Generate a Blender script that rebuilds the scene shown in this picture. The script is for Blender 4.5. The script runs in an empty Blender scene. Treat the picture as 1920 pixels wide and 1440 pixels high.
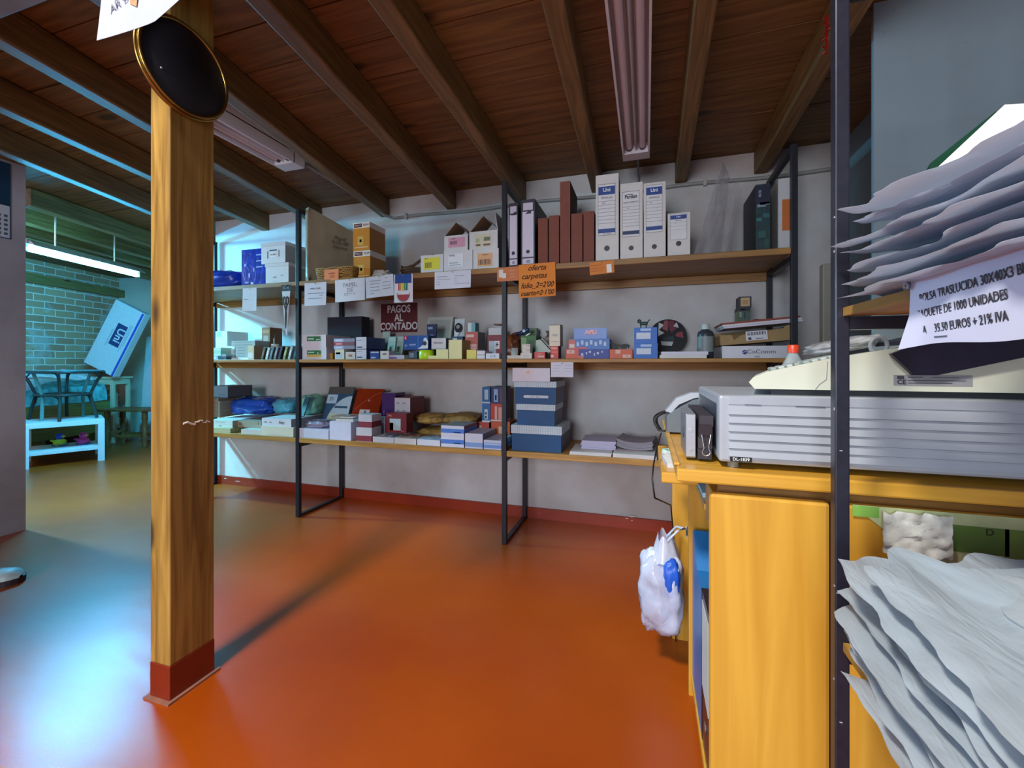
import bpy, bmesh, math, random
from mathutils import Vector, Matrix, noise as mnoise
random.seed(7)
SC = bpy.context.scene
COL = SC.collection
PI = math.pi

# ------------------------------------------------------------ camera
F, HOR, YAW = 811.0, 680.0, math.radians(17.26)      # focal length in px of the 1920 frame, horizon row, turn to the left
CS, SN = math.cos(YAW), math.sin(YAW)
cd = bpy.data.cameras.new('camera'); cam = bpy.data.objects.new('camera', cd); COL.objects.link(cam)
cd.sensor_width = 36; cd.lens = F / 1920 * 36; cd.clip_start = 0.02
cd.shift_y = -(720 - HOR) / 1920
cam.location = (0, 0, 1.0); cam.rotation_euler = (PI / 2, 0, YAW)
SC.camera = cam

# ------------------------------------------------------------ light and exposure
def lin(h):
    h = h.lstrip('#'); v = [int(h[i:i + 2], 16) / 255 for i in (0, 2, 4)]
    return tuple(c / 12.92 if c <= .04045 else ((c + .055) / 1.055) ** 2.4 for c in v)
w = bpy.data.worlds.new('world'); SC.world = w; w.use_nodes = True
w.node_tree.nodes['Background'].inputs[0].default_value = (.62, .72, 1, 1)
w.node_tree.nodes['Background'].inputs[1].default_value = .34
def area(name, loc, target, sx, sy, power, colr, spread=180):
    l = bpy.data.lights.new(name, 'AREA'); l.shape = 'RECTANGLE'; l.size = sx; l.size_y = sy
    l.energy = power; l.color = colr; l.spread = math.radians(spread)
    o = bpy.data.objects.new(name, l); COL.objects.link(o); o.location = loc
    o.rotation_euler = (Vector(target) - Vector(loc)).to_track_quat('-Z', 'Y').to_euler(); return o
area('skylight', (-1.3, -1.2, 4.0), (-.6, 1.6, 0), .5, .5, 215, (1, .95, .86))
area('doorway_daylight', (-.9, -3.4, 1.5), (-.6, 1.5, .9), 1.4, 1.5, 140, (.86, .93, 1))
area('side_room_pink_fill', (-4.7, 1.2, 2.12), (-4.8, 3.0, 0), .3, .9, 17, (1, .62, .86))  # added unseen fill, pink to tint the side room floor
area('side_room_cyan_fill', (-4.9, 1.7, 2.0), (-3.2, 2.6, .4), .12, .12, 60, (.22, .8, 1), 105)  # added unseen cyan fill that throws the shelf shadows on the wall end
vs = SC.view_settings
vs.view_transform = 'Standard'; vs.look = 'None'; vs.gamma = 1; vs.use_curve_mapping = False; vs.exposure = 0.0
TUBE_STRENGTH = 880.0

# ------------------------------------------------------------ pixel helpers (photo frame 1920x1440 -> metres in the room)
def ray(px):
    t = (px - 960) / F; return CS * t - SN, SN * t + CS
def atY(px, Y):
    dx, dy = ray(px); z = Y / dy; return dx * z, z
def atX(px, X):
    dx, dy = ray(px); z = X / dx; return dy * z, z
def hz(py, z): return 1 - (py - HOR) * z / F
def onh(px, py, h=0.0):
    z = F * (1 - h) / (py - HOR); dx, dy = ray(px); return dx * z, dy * z
def cw(xc, z): return CS * xc - SN * z, SN * xc + CS * z     # side room: offsets across and along the view axis

# ------------------------------------------------------------ materials
MC = {}
def newmat(name):
    m = bpy.data.materials.new(name); m.use_nodes = True
    nt = m.node_tree; return m, nt, nt.nodes['Principled BSDF']
def paint(h, rough=.55, metal=0.0, var=.05, scale=25.0, bump=0.0, coat=0.0, emit=0.0):
    k = (h, rough, metal, var, scale, bump, coat, emit)
    if k in MC: return MC[k]
    m, nt, b = newmat('paint_' + h); c = lin(h)
    b.inputs['Roughness'].default_value = rough; b.inputs['Metallic'].default_value = metal
    b.inputs['Coat Weight'].default_value = coat
    tc = nt.nodes.new('ShaderNodeTexCoord'); n = nt.nodes.new('ShaderNodeTexNoise')
    n.inputs['Scale'].default_value = scale; n.inputs['Detail'].default_value = 4
    nt.links.new(tc.outputs['Object'], n.inputs['Vector'])
    mx = nt.nodes.new('ShaderNodeMix'); mx.data_type = 'RGBA'
    mx.inputs['A'].default_value = tuple(max(0, x * (1 - 2 * var)) for x in c) + (1,)
    mx.inputs['B'].default_value = tuple(min(1, x * (1 + 2 * var)) for x in c) + (1,)
    nt.links.new(n.outputs['Fac'], mx.inputs['Factor']); nt.links.new(mx.outputs['Result'], b.inputs['Base Color'])
    if bump:
        bp = nt.nodes.new('ShaderNodeBump'); bp.inputs['Strength'].default_value = bump; bp.inputs['Distance'].default_value = .01
        nt.links.new(n.outputs['Fac'], bp.inputs['Height']); nt.links.new(bp.outputs['Normal'], b.inputs['Normal'])
    if emit:
        b.inputs['Emission Color'].default_value = c + (1,); b.inputs['Emission Strength'].default_value = emit
    MC[k] = m; return m
def wood(light, dark, axis=1, scale=1.0, rough=.5, knots=True, coat=0.0, knotcol='2a1608', kd=1.0):
    k = ('wood', light, dark, axis, scale, rough, knots, coat, kd)
    if k in MC: return MC[k]
    m, nt, b = newmat('wood_' + light); L = nt.links
    tc = nt.nodes.new('ShaderNodeTexCoord'); mp = nt.nodes.new('ShaderNodeMapping')
    s = [14 * scale] * 3; s[axis] = .9 * scale; mp.inputs['Scale'].default_value = s
    L.new(tc.outputs['Object'], mp.inputs['Vector'])
    n1 = nt.nodes.new('ShaderNodeTexNoise'); n1.inputs['Scale'].default_value = 2.2; n1.inputs['Detail'].default_value = 8; n1.inputs['Distortion'].default_value = 1.1
    L.new(mp.outputs['Vector'], n1.inputs['Vector'])
    r = nt.nodes.new('ShaderNodeValToRGB'); r.color_ramp.elements[0].position = .3; r.color_ramp.elements[1].position = .7
    r.color_ramp.elements[0].color = lin(dark) + (1,); r.color_ramp.elements[1].color = lin(light) + (1,)
    L.new(n1.outputs['Fac'], r.inputs['Fac']); out = r.outputs['Color']
    if knots:
        mp2 = nt.nodes.new('ShaderNodeMapping'); s2 = [9 * scale * kd] * 3; s2[axis] = 3.6 * scale * kd; mp2.inputs['Scale'].default_value = s2
        L.new(tc.outputs['Object'], mp2.inputs['Vector'])
        v = nt.nodes.new('ShaderNodeTexVoronoi'); v.inputs['Scale'].default_value = 1
        L.new(mp2.outputs['Vector'], v.inputs['Vector'])
        rk = nt.nodes.new('ShaderNodeValToRGB'); rk.color_ramp.elements[0].position = .11; rk.color_ramp.elements[1].position = .22
        rk.color_ramp.elements[0].color = (1, 1, 1, 1); rk.color_ramp.elements[1].color = (0, 0, 0, 1)
        L.new(v.outputs['Distance'], rk.inputs['Fac'])
        sp = nt.nodes.new('ShaderNodeSeparateColor'); L.new(v.outputs['Color'], sp.inputs['Color'])
        gt = nt.nodes.new('ShaderNodeMath'); gt.operation = 'GREATER_THAN'; gt.inputs[1].default_value = .55; L.new(sp.outputs['Red'], gt.inputs[0])
        mu = nt.nodes.new('ShaderNodeMath'); mu.operation = 'MULTIPLY'; L.new(rk.outputs['Color'], mu.inputs[0]); L.new(gt.outputs[0], mu.inputs[1])
        mu2 = nt.nodes.new('ShaderNodeMath'); mu2.operation = 'MULTIPLY'; mu2.inputs[1].default_value = .85; L.new(mu.outputs[0], mu2.inputs[0])
        mx = nt.nodes.new('ShaderNodeMix'); mx.data_type = 'RGBA'; mx.inputs['B'].default_value = lin(knotcol) + (1,)
        L.new(mu2.outputs[0], mx.inputs['Factor']); L.new(out, mx.inputs['A']); out = mx.outputs['Result']
    L.new(out, b.inputs['Base Color']); b.inputs['Roughness'].default_value = rough; b.inputs['Coat Weight'].default_value = coat
    bp = nt.nodes.new('ShaderNodeBump'); bp.inputs['Strength'].default_value = .15; bp.inputs['Distance'].default_value = .004
    L.new(n1.outputs['Fac'], bp.inputs['Height']); L.new(bp.outputs['Normal'], b.inputs['Normal'])
    MC[k] = m; return m
def film(h='e8eef2', alpha=.35, rough=.15, name='film', streak=0.0):
    k = ('film', h, alpha, rough, streak)
    if k in MC: return MC[k]
    m, nt, b = newmat(name + '_' + h); L = nt.links
    b.inputs['Base Color'].default_value = lin(h) + (1,); b.inputs['Roughness'].default_value = rough
    b.inputs['Specular IOR Level'].default_value = .8
    tc = nt.nodes.new('ShaderNodeTexCoord'); n = nt.nodes.new('ShaderNodeTexNoise'); n.inputs['Scale'].default_value = 9; n.inputs['Detail'].default_value = 6
    mp = nt.nodes.new('ShaderNodeMapping'); mp.inputs['Scale'].default_value = (1, 1 if not streak else .25, 1)
    L.new(tc.outputs['Object'], mp.inputs['Vector']); L.new(mp.outputs['Vector'], n.inputs['Vector'])
    mr = nt.nodes.new('ShaderNodeMapRange'); mr.inputs['From Min'].default_value = .3; mr.inputs['From Max'].default_value = .7
    mr.inputs['To Min'].default_value = max(0, alpha * .55); mr.inputs['To Max'].default_value = min(1, alpha * 1.45)
    L.new(n.outputs['Fac'], mr.inputs['Value']); L.new(mr.outputs['Result'], b.inputs['Alpha'])
    bp = nt.nodes.new('ShaderNodeBump'); bp.inputs['Strength'].default_value = .5; bp.inputs['Distance'].default_value = .01
    L.new(n.outputs['Fac'], bp.inputs['Height']); L.new(bp.outputs['Normal'], b.inputs['Normal'])
    MC[k] = m; return m
def glass(h='ffffff', rough=.02):
    k = ('glass', h, rough)
    if k in MC: return MC[k]
    m, nt, b = newmat('clear_' + h); b.inputs['Base Color'].default_value = lin(h) + (1,)
    b.inputs['Transmission Weight'].default_value = 1; b.inputs['Roughness'].default_value = rough; b.inputs['IOR'].default_value = 1.3
    MC[k] = m; return m
def lamp(h, strength):
    m, nt, b = newmat('lamp_' + h); b.inputs['Base Color'].default_value = (0.8, .8, .8, 1)
    b.inputs['Emission Color'].default_value = lin(h) + (1,); b.inputs['Emission Strength'].default_value = strength; return m

# ------------------------------------------------------------ mesh builder
class MB:
    def __init__(s, M=None): s.v = []; s.f = []; s.mi = []; s.sm = []; s.M = M
    def add(s, vs_, fs, mi=0, sm=False):
        o = len(s.v)
        for p in vs_:
            p = Vector(p); s.v.append(tuple(s.M @ p) if s.M else tuple(p))
        for f in fs: s.f.append([o + i for i in f]); s.mi.append(mi); s.sm.append(sm)
        return s
    def box(s, x0, x1, y0, y1, z0, z1, mi=0, mis=None):
        a = [(x0, y0, z0), (x1, y0, z0), (x1, y1, z0), (x0, y1, z0), (x0, y0, z1), (x1, y0, z1), (x1, y1, z1), (x0, y1, z1)]
        fs = [(0, 1, 5, 4), (1, 2, 6, 5), (2, 3, 7, 6), (3, 0, 4, 7), (4, 5, 6, 7), (3, 2, 1, 0)]   # front right back left top bottom
        if mis is None: return s.add(a, fs, mi)
        for f, m in zip(fs, mis): s.add(a, [f], m)
        return s
    def rbox(s, x0, x1, y0, y1, z0, z1, r=.004, mi=0):
        bm = bmesh.new(); bmesh.ops.create_cube(bm, size=1)
        for v in bm.verts: v.co = Vector((x0 + (v.co.x + .5) * (x1 - x0), y0 + (v.co.y + .5) * (y1 - y0), z0 + (v.co.z + .5) * (z1 - z0)))
        r = min(r, .45 * min(x1 - x0, y1 - y0, z1 - z0))
        bmesh.ops.bevel(bm, geom=bm.edges[:], offset=r, segments=2, affect='EDGES', profile=.5)
        bm.verts.index_update(); s.add([v.co for v in bm.verts], [[v.index for v in f.verts] for f in bm.faces], mi, False); bm.free(); return s
    def prism(s, poly, a0, a1, axis=1, mi=0, sm=False):        # polygon in the two other axes, extruded along axis
        n = len(poly); vv = []
        for a in (a0, a1):
            for p, q in poly:
                vv.append((a, p, q) if axis == 0 else (p, a, q) if axis == 1 else (p, q, a))
        s.add(vv, [(i, (i + 1) % n, n + (i + 1) % n, n + i) for i in range(n)], mi, sm)
        return s.add(vv, [tuple(range(n))[::-1], tuple(range(n, 2 * n))], mi)
    def tube(s, pts, r, n=8, mi=0, caps=True):
        pts = [Vector(p) for p in pts]; rs = r if isinstance(r, (list, tuple)) else [r] * len(pts)
        rings = []; up = Vector((0, 0, 1)); prev = None
        for i, p in enumerate(pts):
            d = (pts[min(i + 1, len(pts) - 1)] - pts[max(i - 1, 0)]).normalized()
            if prev is None: a = d.cross(up if abs(d.z) < .9 else Vector((1, 0, 0))).normalized()
            else: a = (prev - d * prev.dot(d)).normalized()
            prev = a; b = d.cross(a)
            rings.append([p + (a * math.cos(2 * PI * k / n) + b * math.sin(2 * PI * k / n)) * rs[i] for k in range(n)])
        vv = [q for R in rings for q in R]; m = len(pts)
        s.add(vv, [(i * n + k, i * n + (k + 1) % n, (i + 1) * n + (k + 1) % n, (i + 1) * n + k) for i in range(m - 1) for k in range(n)], mi, True)
        if caps: s.add(vv, [tuple(range(n))[::-1], tuple((m - 1) * n + k for k in range(n))], mi)
        return s
    def lathe(s, prof, c=(0, 0, 0), n=20, mi=0, axis=2, sm=True):
        vv = []
        for r, h in prof:
            for k in range(n):
                a = 2 * PI * k / n; p, q = r * math.cos(a), r * math.sin(a)
                vv.append((c[0] + p, c[1] + q, c[2] + h) if axis == 2 else (c[0] + p, c[1] + h, c[2] + q) if axis == 1 else (c[0] + h, c[1] + p, c[2] + q))
        m = len(prof)
        s.add(vv, [(i * n + k, i * n + (k + 1) % n, (i + 1) * n + (k + 1) % n, (i + 1) * n + k) for i in range(m - 1) for k in range(n)], mi, sm)
        return s.add(vv, [tuple(range(n))[::-1], tuple((m - 1) * n + k for k in range(n))], mi)
    def grid(s, fn, nu, nv, mi=0, sm=True, wrap=False):
        vv = [fn(i / nu, j / nv) for i in range(nu + 1) for j in range(nv + 1)]
        return s.add(vv, [(i * (nv + 1) + j, (i + 1) * (nv + 1) + j, (i + 1) * (nv + 1) + j + 1, i * (nv + 1) + j + 1) for i in range(nu) for j in range(nv)], mi, sm)
    def build(s, name, mats, parent=None, loc=None, rz=0.0, rot=None, weld=False):
        me = bpy.data.meshes.new(name); me.from_pydata(s.v, [], s.f)
        mats = mats if isinstance(mats, (list, tuple)) else [mats]
        for m in mats: me.materials.append(m)
        me.polygons.foreach_set('material_index', [min(i, len(mats) - 1) for i in s.mi]); me.polygons.foreach_set('use_smooth', s.sm)
        bm = bmesh.new(); bm.from_mesh(me)
        if weld: bmesh.ops.remove_doubles(bm, verts=bm.verts, dist=1e-5)
        bmesh.ops.recalc_face_normals(bm, faces=bm.faces); bm.to_mesh(me); bm.free(); me.update()
        o = bpy.data.objects.new(name, me); COL.objects.link(o)
        if parent: o.parent = parent
        if loc is not None: o.location = loc
        o.rotation_euler = rot if rot is not None else (0, 0, rz)
        return o
def tag(o, label, cat, group=None, kind=None):
    o['label'] = label; o['category'] = cat
    if group: o['group'] = group
    if kind: o['kind'] = kind
    return o
def thing(name, label, cat, loc=(0, 0, 0), rz=0.0, group=None, rot=None):
    o = bpy.data.objects.new(name, None); COL.objects.link(o); o.location = loc; o.empty_display_size = .05
    o.rotation_euler = rot if rot is not None else (0, 0, rz); return tag(o, label, cat, group)
def struct(o): o['kind'] = 'structure'; return o
def txt(parent, s, size, h, loc, rot=(PI / 2, 0, 0), align='CENTER', sx=1.0, bold=0.0, shear=0.0, name='lettering', line=1.0, depth=.0003):
    c = bpy.data.curves.new('t', 'FONT'); c.body = s; c.size = size; c.align_x = align; c.align_y = 'CENTER'; c.offset = bold * size; c.shear = shear
    c.space_line = line; c.extrude = depth; c.resolution_u = 3
    t = bpy.data.objects.new('t', c); COL.objects.link(t); bpy.context.view_layer.update()
    me = bpy.data.meshes.new_from_object(t.evaluated_get(bpy.context.evaluated_depsgraph_get()))
    bpy.data.objects.remove(t); bpy.data.curves.remove(c)
    me.materials.clear(); me.materials.append(paint(h, .7, var=.02)); me.name = name
    o = bpy.data.objects.new(name, me); COL.objects.link(o); o.parent = parent; o.location = loc; o.rotation_euler = rot; o.scale = (sx, 1, 1)
    return o
# ------------------------------------------------------------ the room shell
WY, WX0, SY = 2.71, -3.43, 2.255           # back wall face, its free end, front line of the wall shelving
CEIL, BEAM = 2.175, 2.05
def plaster(h1, h2, h3, rough=.85, sc=1.3, dirt=True):
    m, nt, b = newmat('plaster'); L = nt.links
    tc = nt.nodes.new('ShaderNodeTexCoord')
    n = nt.nodes.new('ShaderNodeTexNoise'); n.inputs['Scale'].default_value = sc; n.inputs['Detail'].default_value = 5; n.inputs['Roughness'].default_value = .55
    L.new(tc.outputs['Object'], n.inputs['Vector'])
    r = nt.nodes.new('ShaderNodeValToRGB'); r.color_ramp.elements[0].position = .36; r.color_ramp.elements[1].position = .62
    r.color_ramp.elements[0].color = lin(h2) + (1,); r.color_ramp.elements[1].color = lin(h1) + (1,)
    L.new(n.outputs['Fac'], r.inputs['Fac']); out = r.outputs['Color']
    if dirt:
        n2 = nt.nodes.new('ShaderNodeTexNoise'); n2.inputs['Scale'].default_value = 38; n2.inputs['Detail'].default_value = 6
        L.new(tc.outputs['Object'], n2.inputs['Vector'])
        r2 = nt.nodes.new('ShaderNodeValToRGB'); r2.color_ramp.elements[0].position = .66; r2.color_ramp.elements[1].position = .76
        L.new(n2.outputs['Fac'], r2.inputs['Fac'])
        n3 = nt.nodes.new('ShaderNodeTexNoise'); n3.inputs['Scale'].default_value = 2.1; L.new(tc.outputs['Object'], n3.inputs['Vector'])
        r3 = nt.nodes.new('ShaderNodeValToRGB'); r3.color_ramp.elements[0].position = .5; r3.color_ramp.elements[1].position = .7; L.new(n3.outputs['Fac'], r3.inputs['Fac'])
        mu = nt.nodes.new('ShaderNodeMath'); mu.operation = 'MULTIPLY'; L.new(r2.outputs['Color'], mu.inputs[0]); L.new(r3.outputs['Color'], mu.inputs[1])
        mu2 = nt.nodes.new('ShaderNodeMath'); mu2.operation = 'MULTIPLY'; mu2.inputs[1].default_value = .6; L.new(mu.outputs[0], mu2.inputs[0])
        mx = nt.nodes.new('ShaderNodeMix'); mx.data_type = 'RGBA'; mx.inputs['B'].default_value = lin(h3) + (1,)
        L.new(mu2.outputs[0], mx.inputs['Factor']); L.new(out, mx.inputs['A']); out = mx.outputs['Result']
    L.new(out, b.inputs['Base Color']); b.inputs['Roughness'].default_value = rough
    nb = nt.nodes.new('ShaderNodeTexNoise'); nb.inputs['Scale'].default_value = 14; nb.inputs['Detail'].default_value = 6; L.new(tc.outputs['Object'], nb.inputs['Vector'])
    bp = nt.nodes.new('ShaderNodeBump'); bp.inputs['Strength'].default_value = .25; bp.inputs['Distance'].default_value = .012
    L.new(nb.outputs['Fac'], bp.inputs['Height']); L.new(bp.outputs['Normal'], b.inputs['Normal']); return m
WALLM = plaster('c9cccf', 'ab9f9b', '4a4038')
WALLR = plaster('8499a2', '75808a', '5b5f60', sc=.9)
WALLL = plaster('a79fa8', '7a6f74', '3c3438', sc=1.0)
CREAM = plaster('cfd2c0', 'b9b8a4', '6b6657')
def floormat():
    m, nt, b = newmat('painted_floor'); L = nt.links
    tc = nt.nodes.new('ShaderNodeTexCoord'); n = nt.nodes.new('ShaderNodeTexNoise'); n.inputs['Scale'].default_value = 1.1; n.inputs['Detail'].default_value = 7
    L.new(tc.outputs['Object'], n.inputs['Vector'])
    r = nt.nodes.new('ShaderNodeValToRGB'); r.color_ramp.elements[0].position = .3; r.color_ramp.elements[1].position = .72
    r.color_ramp.elements[0].color = lin('8e3604') + (1,); r.color_ramp.elements[1].color = lin('aa4c06') + (1,)
    L.new(n.outputs['Fac'], r.inputs['Fac']); L.new(r.outputs['Color'], b.inputs['Base Color'])
    mp = nt.nodes.new('ShaderNodeMapping'); mp.inputs['Rotation'].default_value = (0, 0, .5); mp.inputs['Scale'].default_value = (1, 3.2, 1); L.new(tc.outputs['Object'], mp.inputs['Vector'])
    n2 = nt.nodes.new('ShaderNodeTexNoise'); n2.inputs['Scale'].default_value = 2.4; n2.inputs['Detail'].default_value = 8; L.new(mp.outputs['Vector'], n2.inputs['Vector'])
    mr = nt.nodes.new('ShaderNodeMapRange'); mr.inputs['To Min'].default_value = .27; mr.inputs['To Max'].default_value = .37; L.new(n2.outputs['Fac'], mr.inputs['Value'])
    L.new(mr.outputs['Result'], b.inputs['Roughness']); b.inputs['Specular IOR Level'].default_value = .5; b.inputs['Coat Weight'].default_value = .12; b.inputs['Coat Roughness'].default_value = .42
    n3 = nt.nodes.new('ShaderNodeTexNoise'); n3.inputs['Scale'].default_value = 5; n3.inputs['Detail'].default_value = 4; L.new(mp.outputs['Vector'], n3.inputs['Vector'])
    bp = nt.nodes.new('ShaderNodeBump'); bp.inputs['Strength'].default_value = .08; bp.inputs['Distance'].default_value = .02
    L.new(n3.outputs['Fac'], bp.inputs['Height']); L.new(bp.outputs['Normal'], b.inputs['Normal']); return m
FLOORM = floormat()
REDP = paint('8c2c14', .4, var=.12, scale=9)
struct(MB().box(-8, 2.2, -4, 7.5, -.1, 0).build('floor', FLOORM))
# boarded ceiling: planks lie across the beams
m = MB(); y = -1.6; r_ = random.Random(3)
while y < 6.8:
    dz = r_.uniform(0, .003)
    for a_, b_ in (((-8, 1.9),) if y > .6 else ((-8, -1.6), (.45, 1.9))): m.box(a_, b_, y + .0025, y + .1825, CEIL + dz, CEIL + .03)
    y += .185
m.box(-8, 1.9, .62, 6.9, CEIL + .02, CEIL + .06).box(-8, -1.6, -1.6, .62, CEIL + .02, CEIL + .06).box(.45, 1.9, -1.6, .62, CEIL + .02, CEIL + .06)
struct(m.build('ceiling', wood('8c6434', '5e3e1a', 0, 1.0, .6, True, kd=.8)))
struct(MB().box(WX0, 1.05, WY, WY + .16, 0, CEIL).build('wall_back', WALLM))
struct(MB().box(WX0 - .004, 1.05, WY - .014, WY + .01, 0, .068).build('baseboard_back', REDP))
struct(MB().box(1.0, 1.14, 1.72, WY, 0, CEIL).build('wall_far_right', WALLR))
struct(MB().box(.709, 1.75, 1.70, 1.715, 0, CEIL).build('wall_right', WALLR))
struct(MB().box(-3.72, -3.55, -1.2, 1.61, 0, CEIL).build('wall_left', WALLL))
# side room: brick wall along the view, cream end wall
def brickmat():
    m, nt, b = newmat('bricks'); L = nt.links
    tc = nt.nodes.new('ShaderNodeTexCoord'); sx = nt.nodes.new('ShaderNodeSeparateXYZ'); cx = nt.nodes.new('ShaderNodeCombineXYZ')
    L.new(tc.outputs['Object'], sx.inputs['Vector']); L.new(sx.outputs['Y'], cx.inputs['X']); L.new(sx.outputs['Z'], cx.inputs['Y'])
    nz = nt.nodes.new('ShaderNodeTexNoise'); nz.inputs['Scale'].default_value = 9; nz.inputs['Detail'].default_value = 4; L.new(tc.outputs['Object'], nz.inputs['Vector'])
    va = nt.nodes.new('ShaderNodeVectorMath'); va.operation = 'MULTIPLY_ADD'; va.inputs[1].default_value = (.02, .02, 0); L.new(nz.outputs['Color'], va.inputs[0]); L.new(cx.outputs['Vector'], va.inputs[2])
    br = nt.nodes.new('ShaderNodeTexBrick'); br.inputs['Scale'].default_value = 1
    br.inputs['Brick Width'].default_value = .235; br.inputs['Row Height'].default_value = .082; br.inputs['Mortar Size'].default_value = .007; br.inputs['Mortar Smooth'].default_value = .3
    br.inputs['Color1'].default_value = lin('ad8362') + (1,); br.inputs['Color2'].default_value = lin('c2a078') + (1,); br.inputs['Mortar'].default_value = lin('dcdccc') + (1,)
    L.new(va.outputs['Vector'], br.inputs['Vector'])
    r = nt.nodes.new('ShaderNodeValToRGB'); r.color_ramp.elements[0].position = .56; r.color_ramp.elements[1].position = .66
    n2 = nt.nodes.new('ShaderNodeTexNoise'); n2.inputs['Scale'].default_value = 3.5; n2.inputs['Detail'].default_value = 6; L.new(tc.outputs['Object'], n2.inputs['Vector']); L.new(n2.outputs['Fac'], r.inputs['Fac'])
    mu = nt.nodes.new('ShaderNodeMath'); mu.operation = 'MULTIPLY'; mu.inputs[1].default_value = .55; L.new(r.outputs['Color'], mu.inputs[0])
    mx = nt.nodes.new('ShaderNodeMix'); mx.data_type = 'RGBA'; mx.inputs['B'].default_value = lin('b9c4bd') + (1,)
    L.new(mu.outputs[0], mx.inputs['Factor']); L.new(br.outputs['Color'], mx.inputs['A']); L.new(mx.outputs['Result'], b.inputs['Base Color'])
    bp = nt.nodes.new('ShaderNodeBump'); bp.inputs['Strength'].default_value = .6; bp.inputs['Distance'].default_value = .01; bp.invert = True
    L.new(br.outputs['Fac'], bp.inputs['Height']); L.new(bp.outputs['Normal'], b.inputs['Normal']); b.inputs['Roughness'].default_value = .85; return m
struct(MB().box(-5.65, -5.45, 1.5, 6.0, 0, CEIL).build('wall_brick', brickmat(), rz=YAW))
struct(MB().box(-5.45, -5.436, 1.5, 6.0, 0, .1).build('baseboard_brick', paint('5a241a', .5), rz=YAW))
struct(MB().box(-5.65, -1.4, 6.0, 6.15, 0, CEIL).build('wall_end', CREAM, rz=YAW))
struct(MB().box(-5.45, -5.37, 1.5, 6.0, 1.90, 2.0).build('trim_1', wood('8d7a45', '6a5a30', 1, 1, .6), rz=YAW))

# ceiling beams, each one a timber of its own
BW = wood('8a6638', '5a421f', 1, 1.3, .55, True, kd=.55)
def beam(p, q, y0, y1, wdt=.066, h0=BEAM, left=True, h1=CEIL):
    (xa, ya), (xb, yb) = onh(*p, h0), onh(*q, h0)
    s = (xb - xa) / (yb - ya); xs, xe = xa + s * (y0 - ya), xa + s * (y1 - ya)
    L = math.hypot(xe - xs, y1 - y0); o = wdt if left else -wdt
    mb = MB().rbox(min(0, o), max(0, o), 0, L, 0, h1 - h0 - .001, .006)
    return mb.build('ceiling_beam', BW, loc=(xs, y0, h0), rz=-math.atan2(xe - xs, y1 - y0))
BL = [((1433, 333), (1553, 140), False, 'seen above the teal folder'), ((1287, 347), (1347, 0), False, 'just past the twin-tube lamp fitting'),
      ((1110, 365), (1013, 0), True, 'meeting the wall above the tall white box file'), ((962, 370), (737, 67), True, 'meeting the wall behind the black lever arch files'),
      ((838, 393), (613, 160), True, 'meeting the wall above the open white flap boxes'), ((718, 410), (480, 233), True, 'with the grey conduit dropping off it'),
      ((595, 425), (0, 93), True, 'meeting the wall above the brown parcel'), ((500, 437), (0, 213), True, 'meeting the wall above the white lidded boxes'),
      ((415, 457), (48, 310), True, 'over the free end of the plaster wall')]
for p, q, lf, wh in BL:
    tag(beam(p, q, .64, WY - .002, left=lf), 'rough brown ceiling beam ' + wh, 'beam', 'ceiling beams over the shelving')
BG = wood('8f8a58', '5f5a38', 1, 1.3, .55, True, kd=.55)
for (xc, wh) in ((-3.72, 'nearest the glowing tube on the shop side'), (-4.03, 'directly beside the glowing tube'), (-4.62, 'between the glowing tube and the brick wall'), (-3.3, 'crossing just inside the wide opening')):
    o = MB().rbox(0, .08, 2.9, 5.99, 0, CEIL - BEAM - .001, .006).build('ceiling_beam', BG, loc=(cw(xc, 0)[0], cw(xc, 0)[1], BEAM), rz=YAW)
    tag(o, 'side room ceiling beam ' + wh, 'beam', 'ceiling beams in the side room')
tag(MB().rbox(-3.54, -.86, .66, .80, BEAM, CEIL - .002, .006).build('girder', plaster('8d8a90', '6f6a70', '4c4644')), 'grey painted girder crossing under the ceiling above the round plaque', 'beam')

# timber post with painted foot
PX0, PX1, PY0, PY1 = -1.418, -1.338, .915, 1.053
post = thing('timber_post', 'square pine post standing on the red floor with painted foot', 'post', ((PX0 + PX1) / 2, (PY0 + PY1) / 2, 0))
pw, pd = (PX1 - PX0) / 2, (PY1 - PY0) / 2
MB().rbox(-pw, pw, -pd, pd, .105, CEIL - .002, .004).build('shaft', wood('b08a42', '76541f', 2, 1.1, .5, True, kd=.8), post)
MB().rbox(-pw - .001, pw + .001, -pd - .001, pd + .001, 0, .106, .003).build('painted_foot', paint('7a2510', .4, var=.15, scale=12), post)
MB().box(-pw - .012, pw + .012, -pd - .012, pd + .012, 0, .006).build('mortar_bead', paint('8a5a48', .8, var=.2), post)
m = MB()
for k in range(7):
    m.tube([(pw + .0005, -.03 + .012 * k, .815 + .004 * math.sin(k * 2.1)), (pw + .0012, -.018 + .012 * k, .813 + .005 * math.cos(k * 1.7))], .0035 - .0003 * k, 5)
m.build('plaster_smear', paint('d8cfc6', .8), post)
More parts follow.
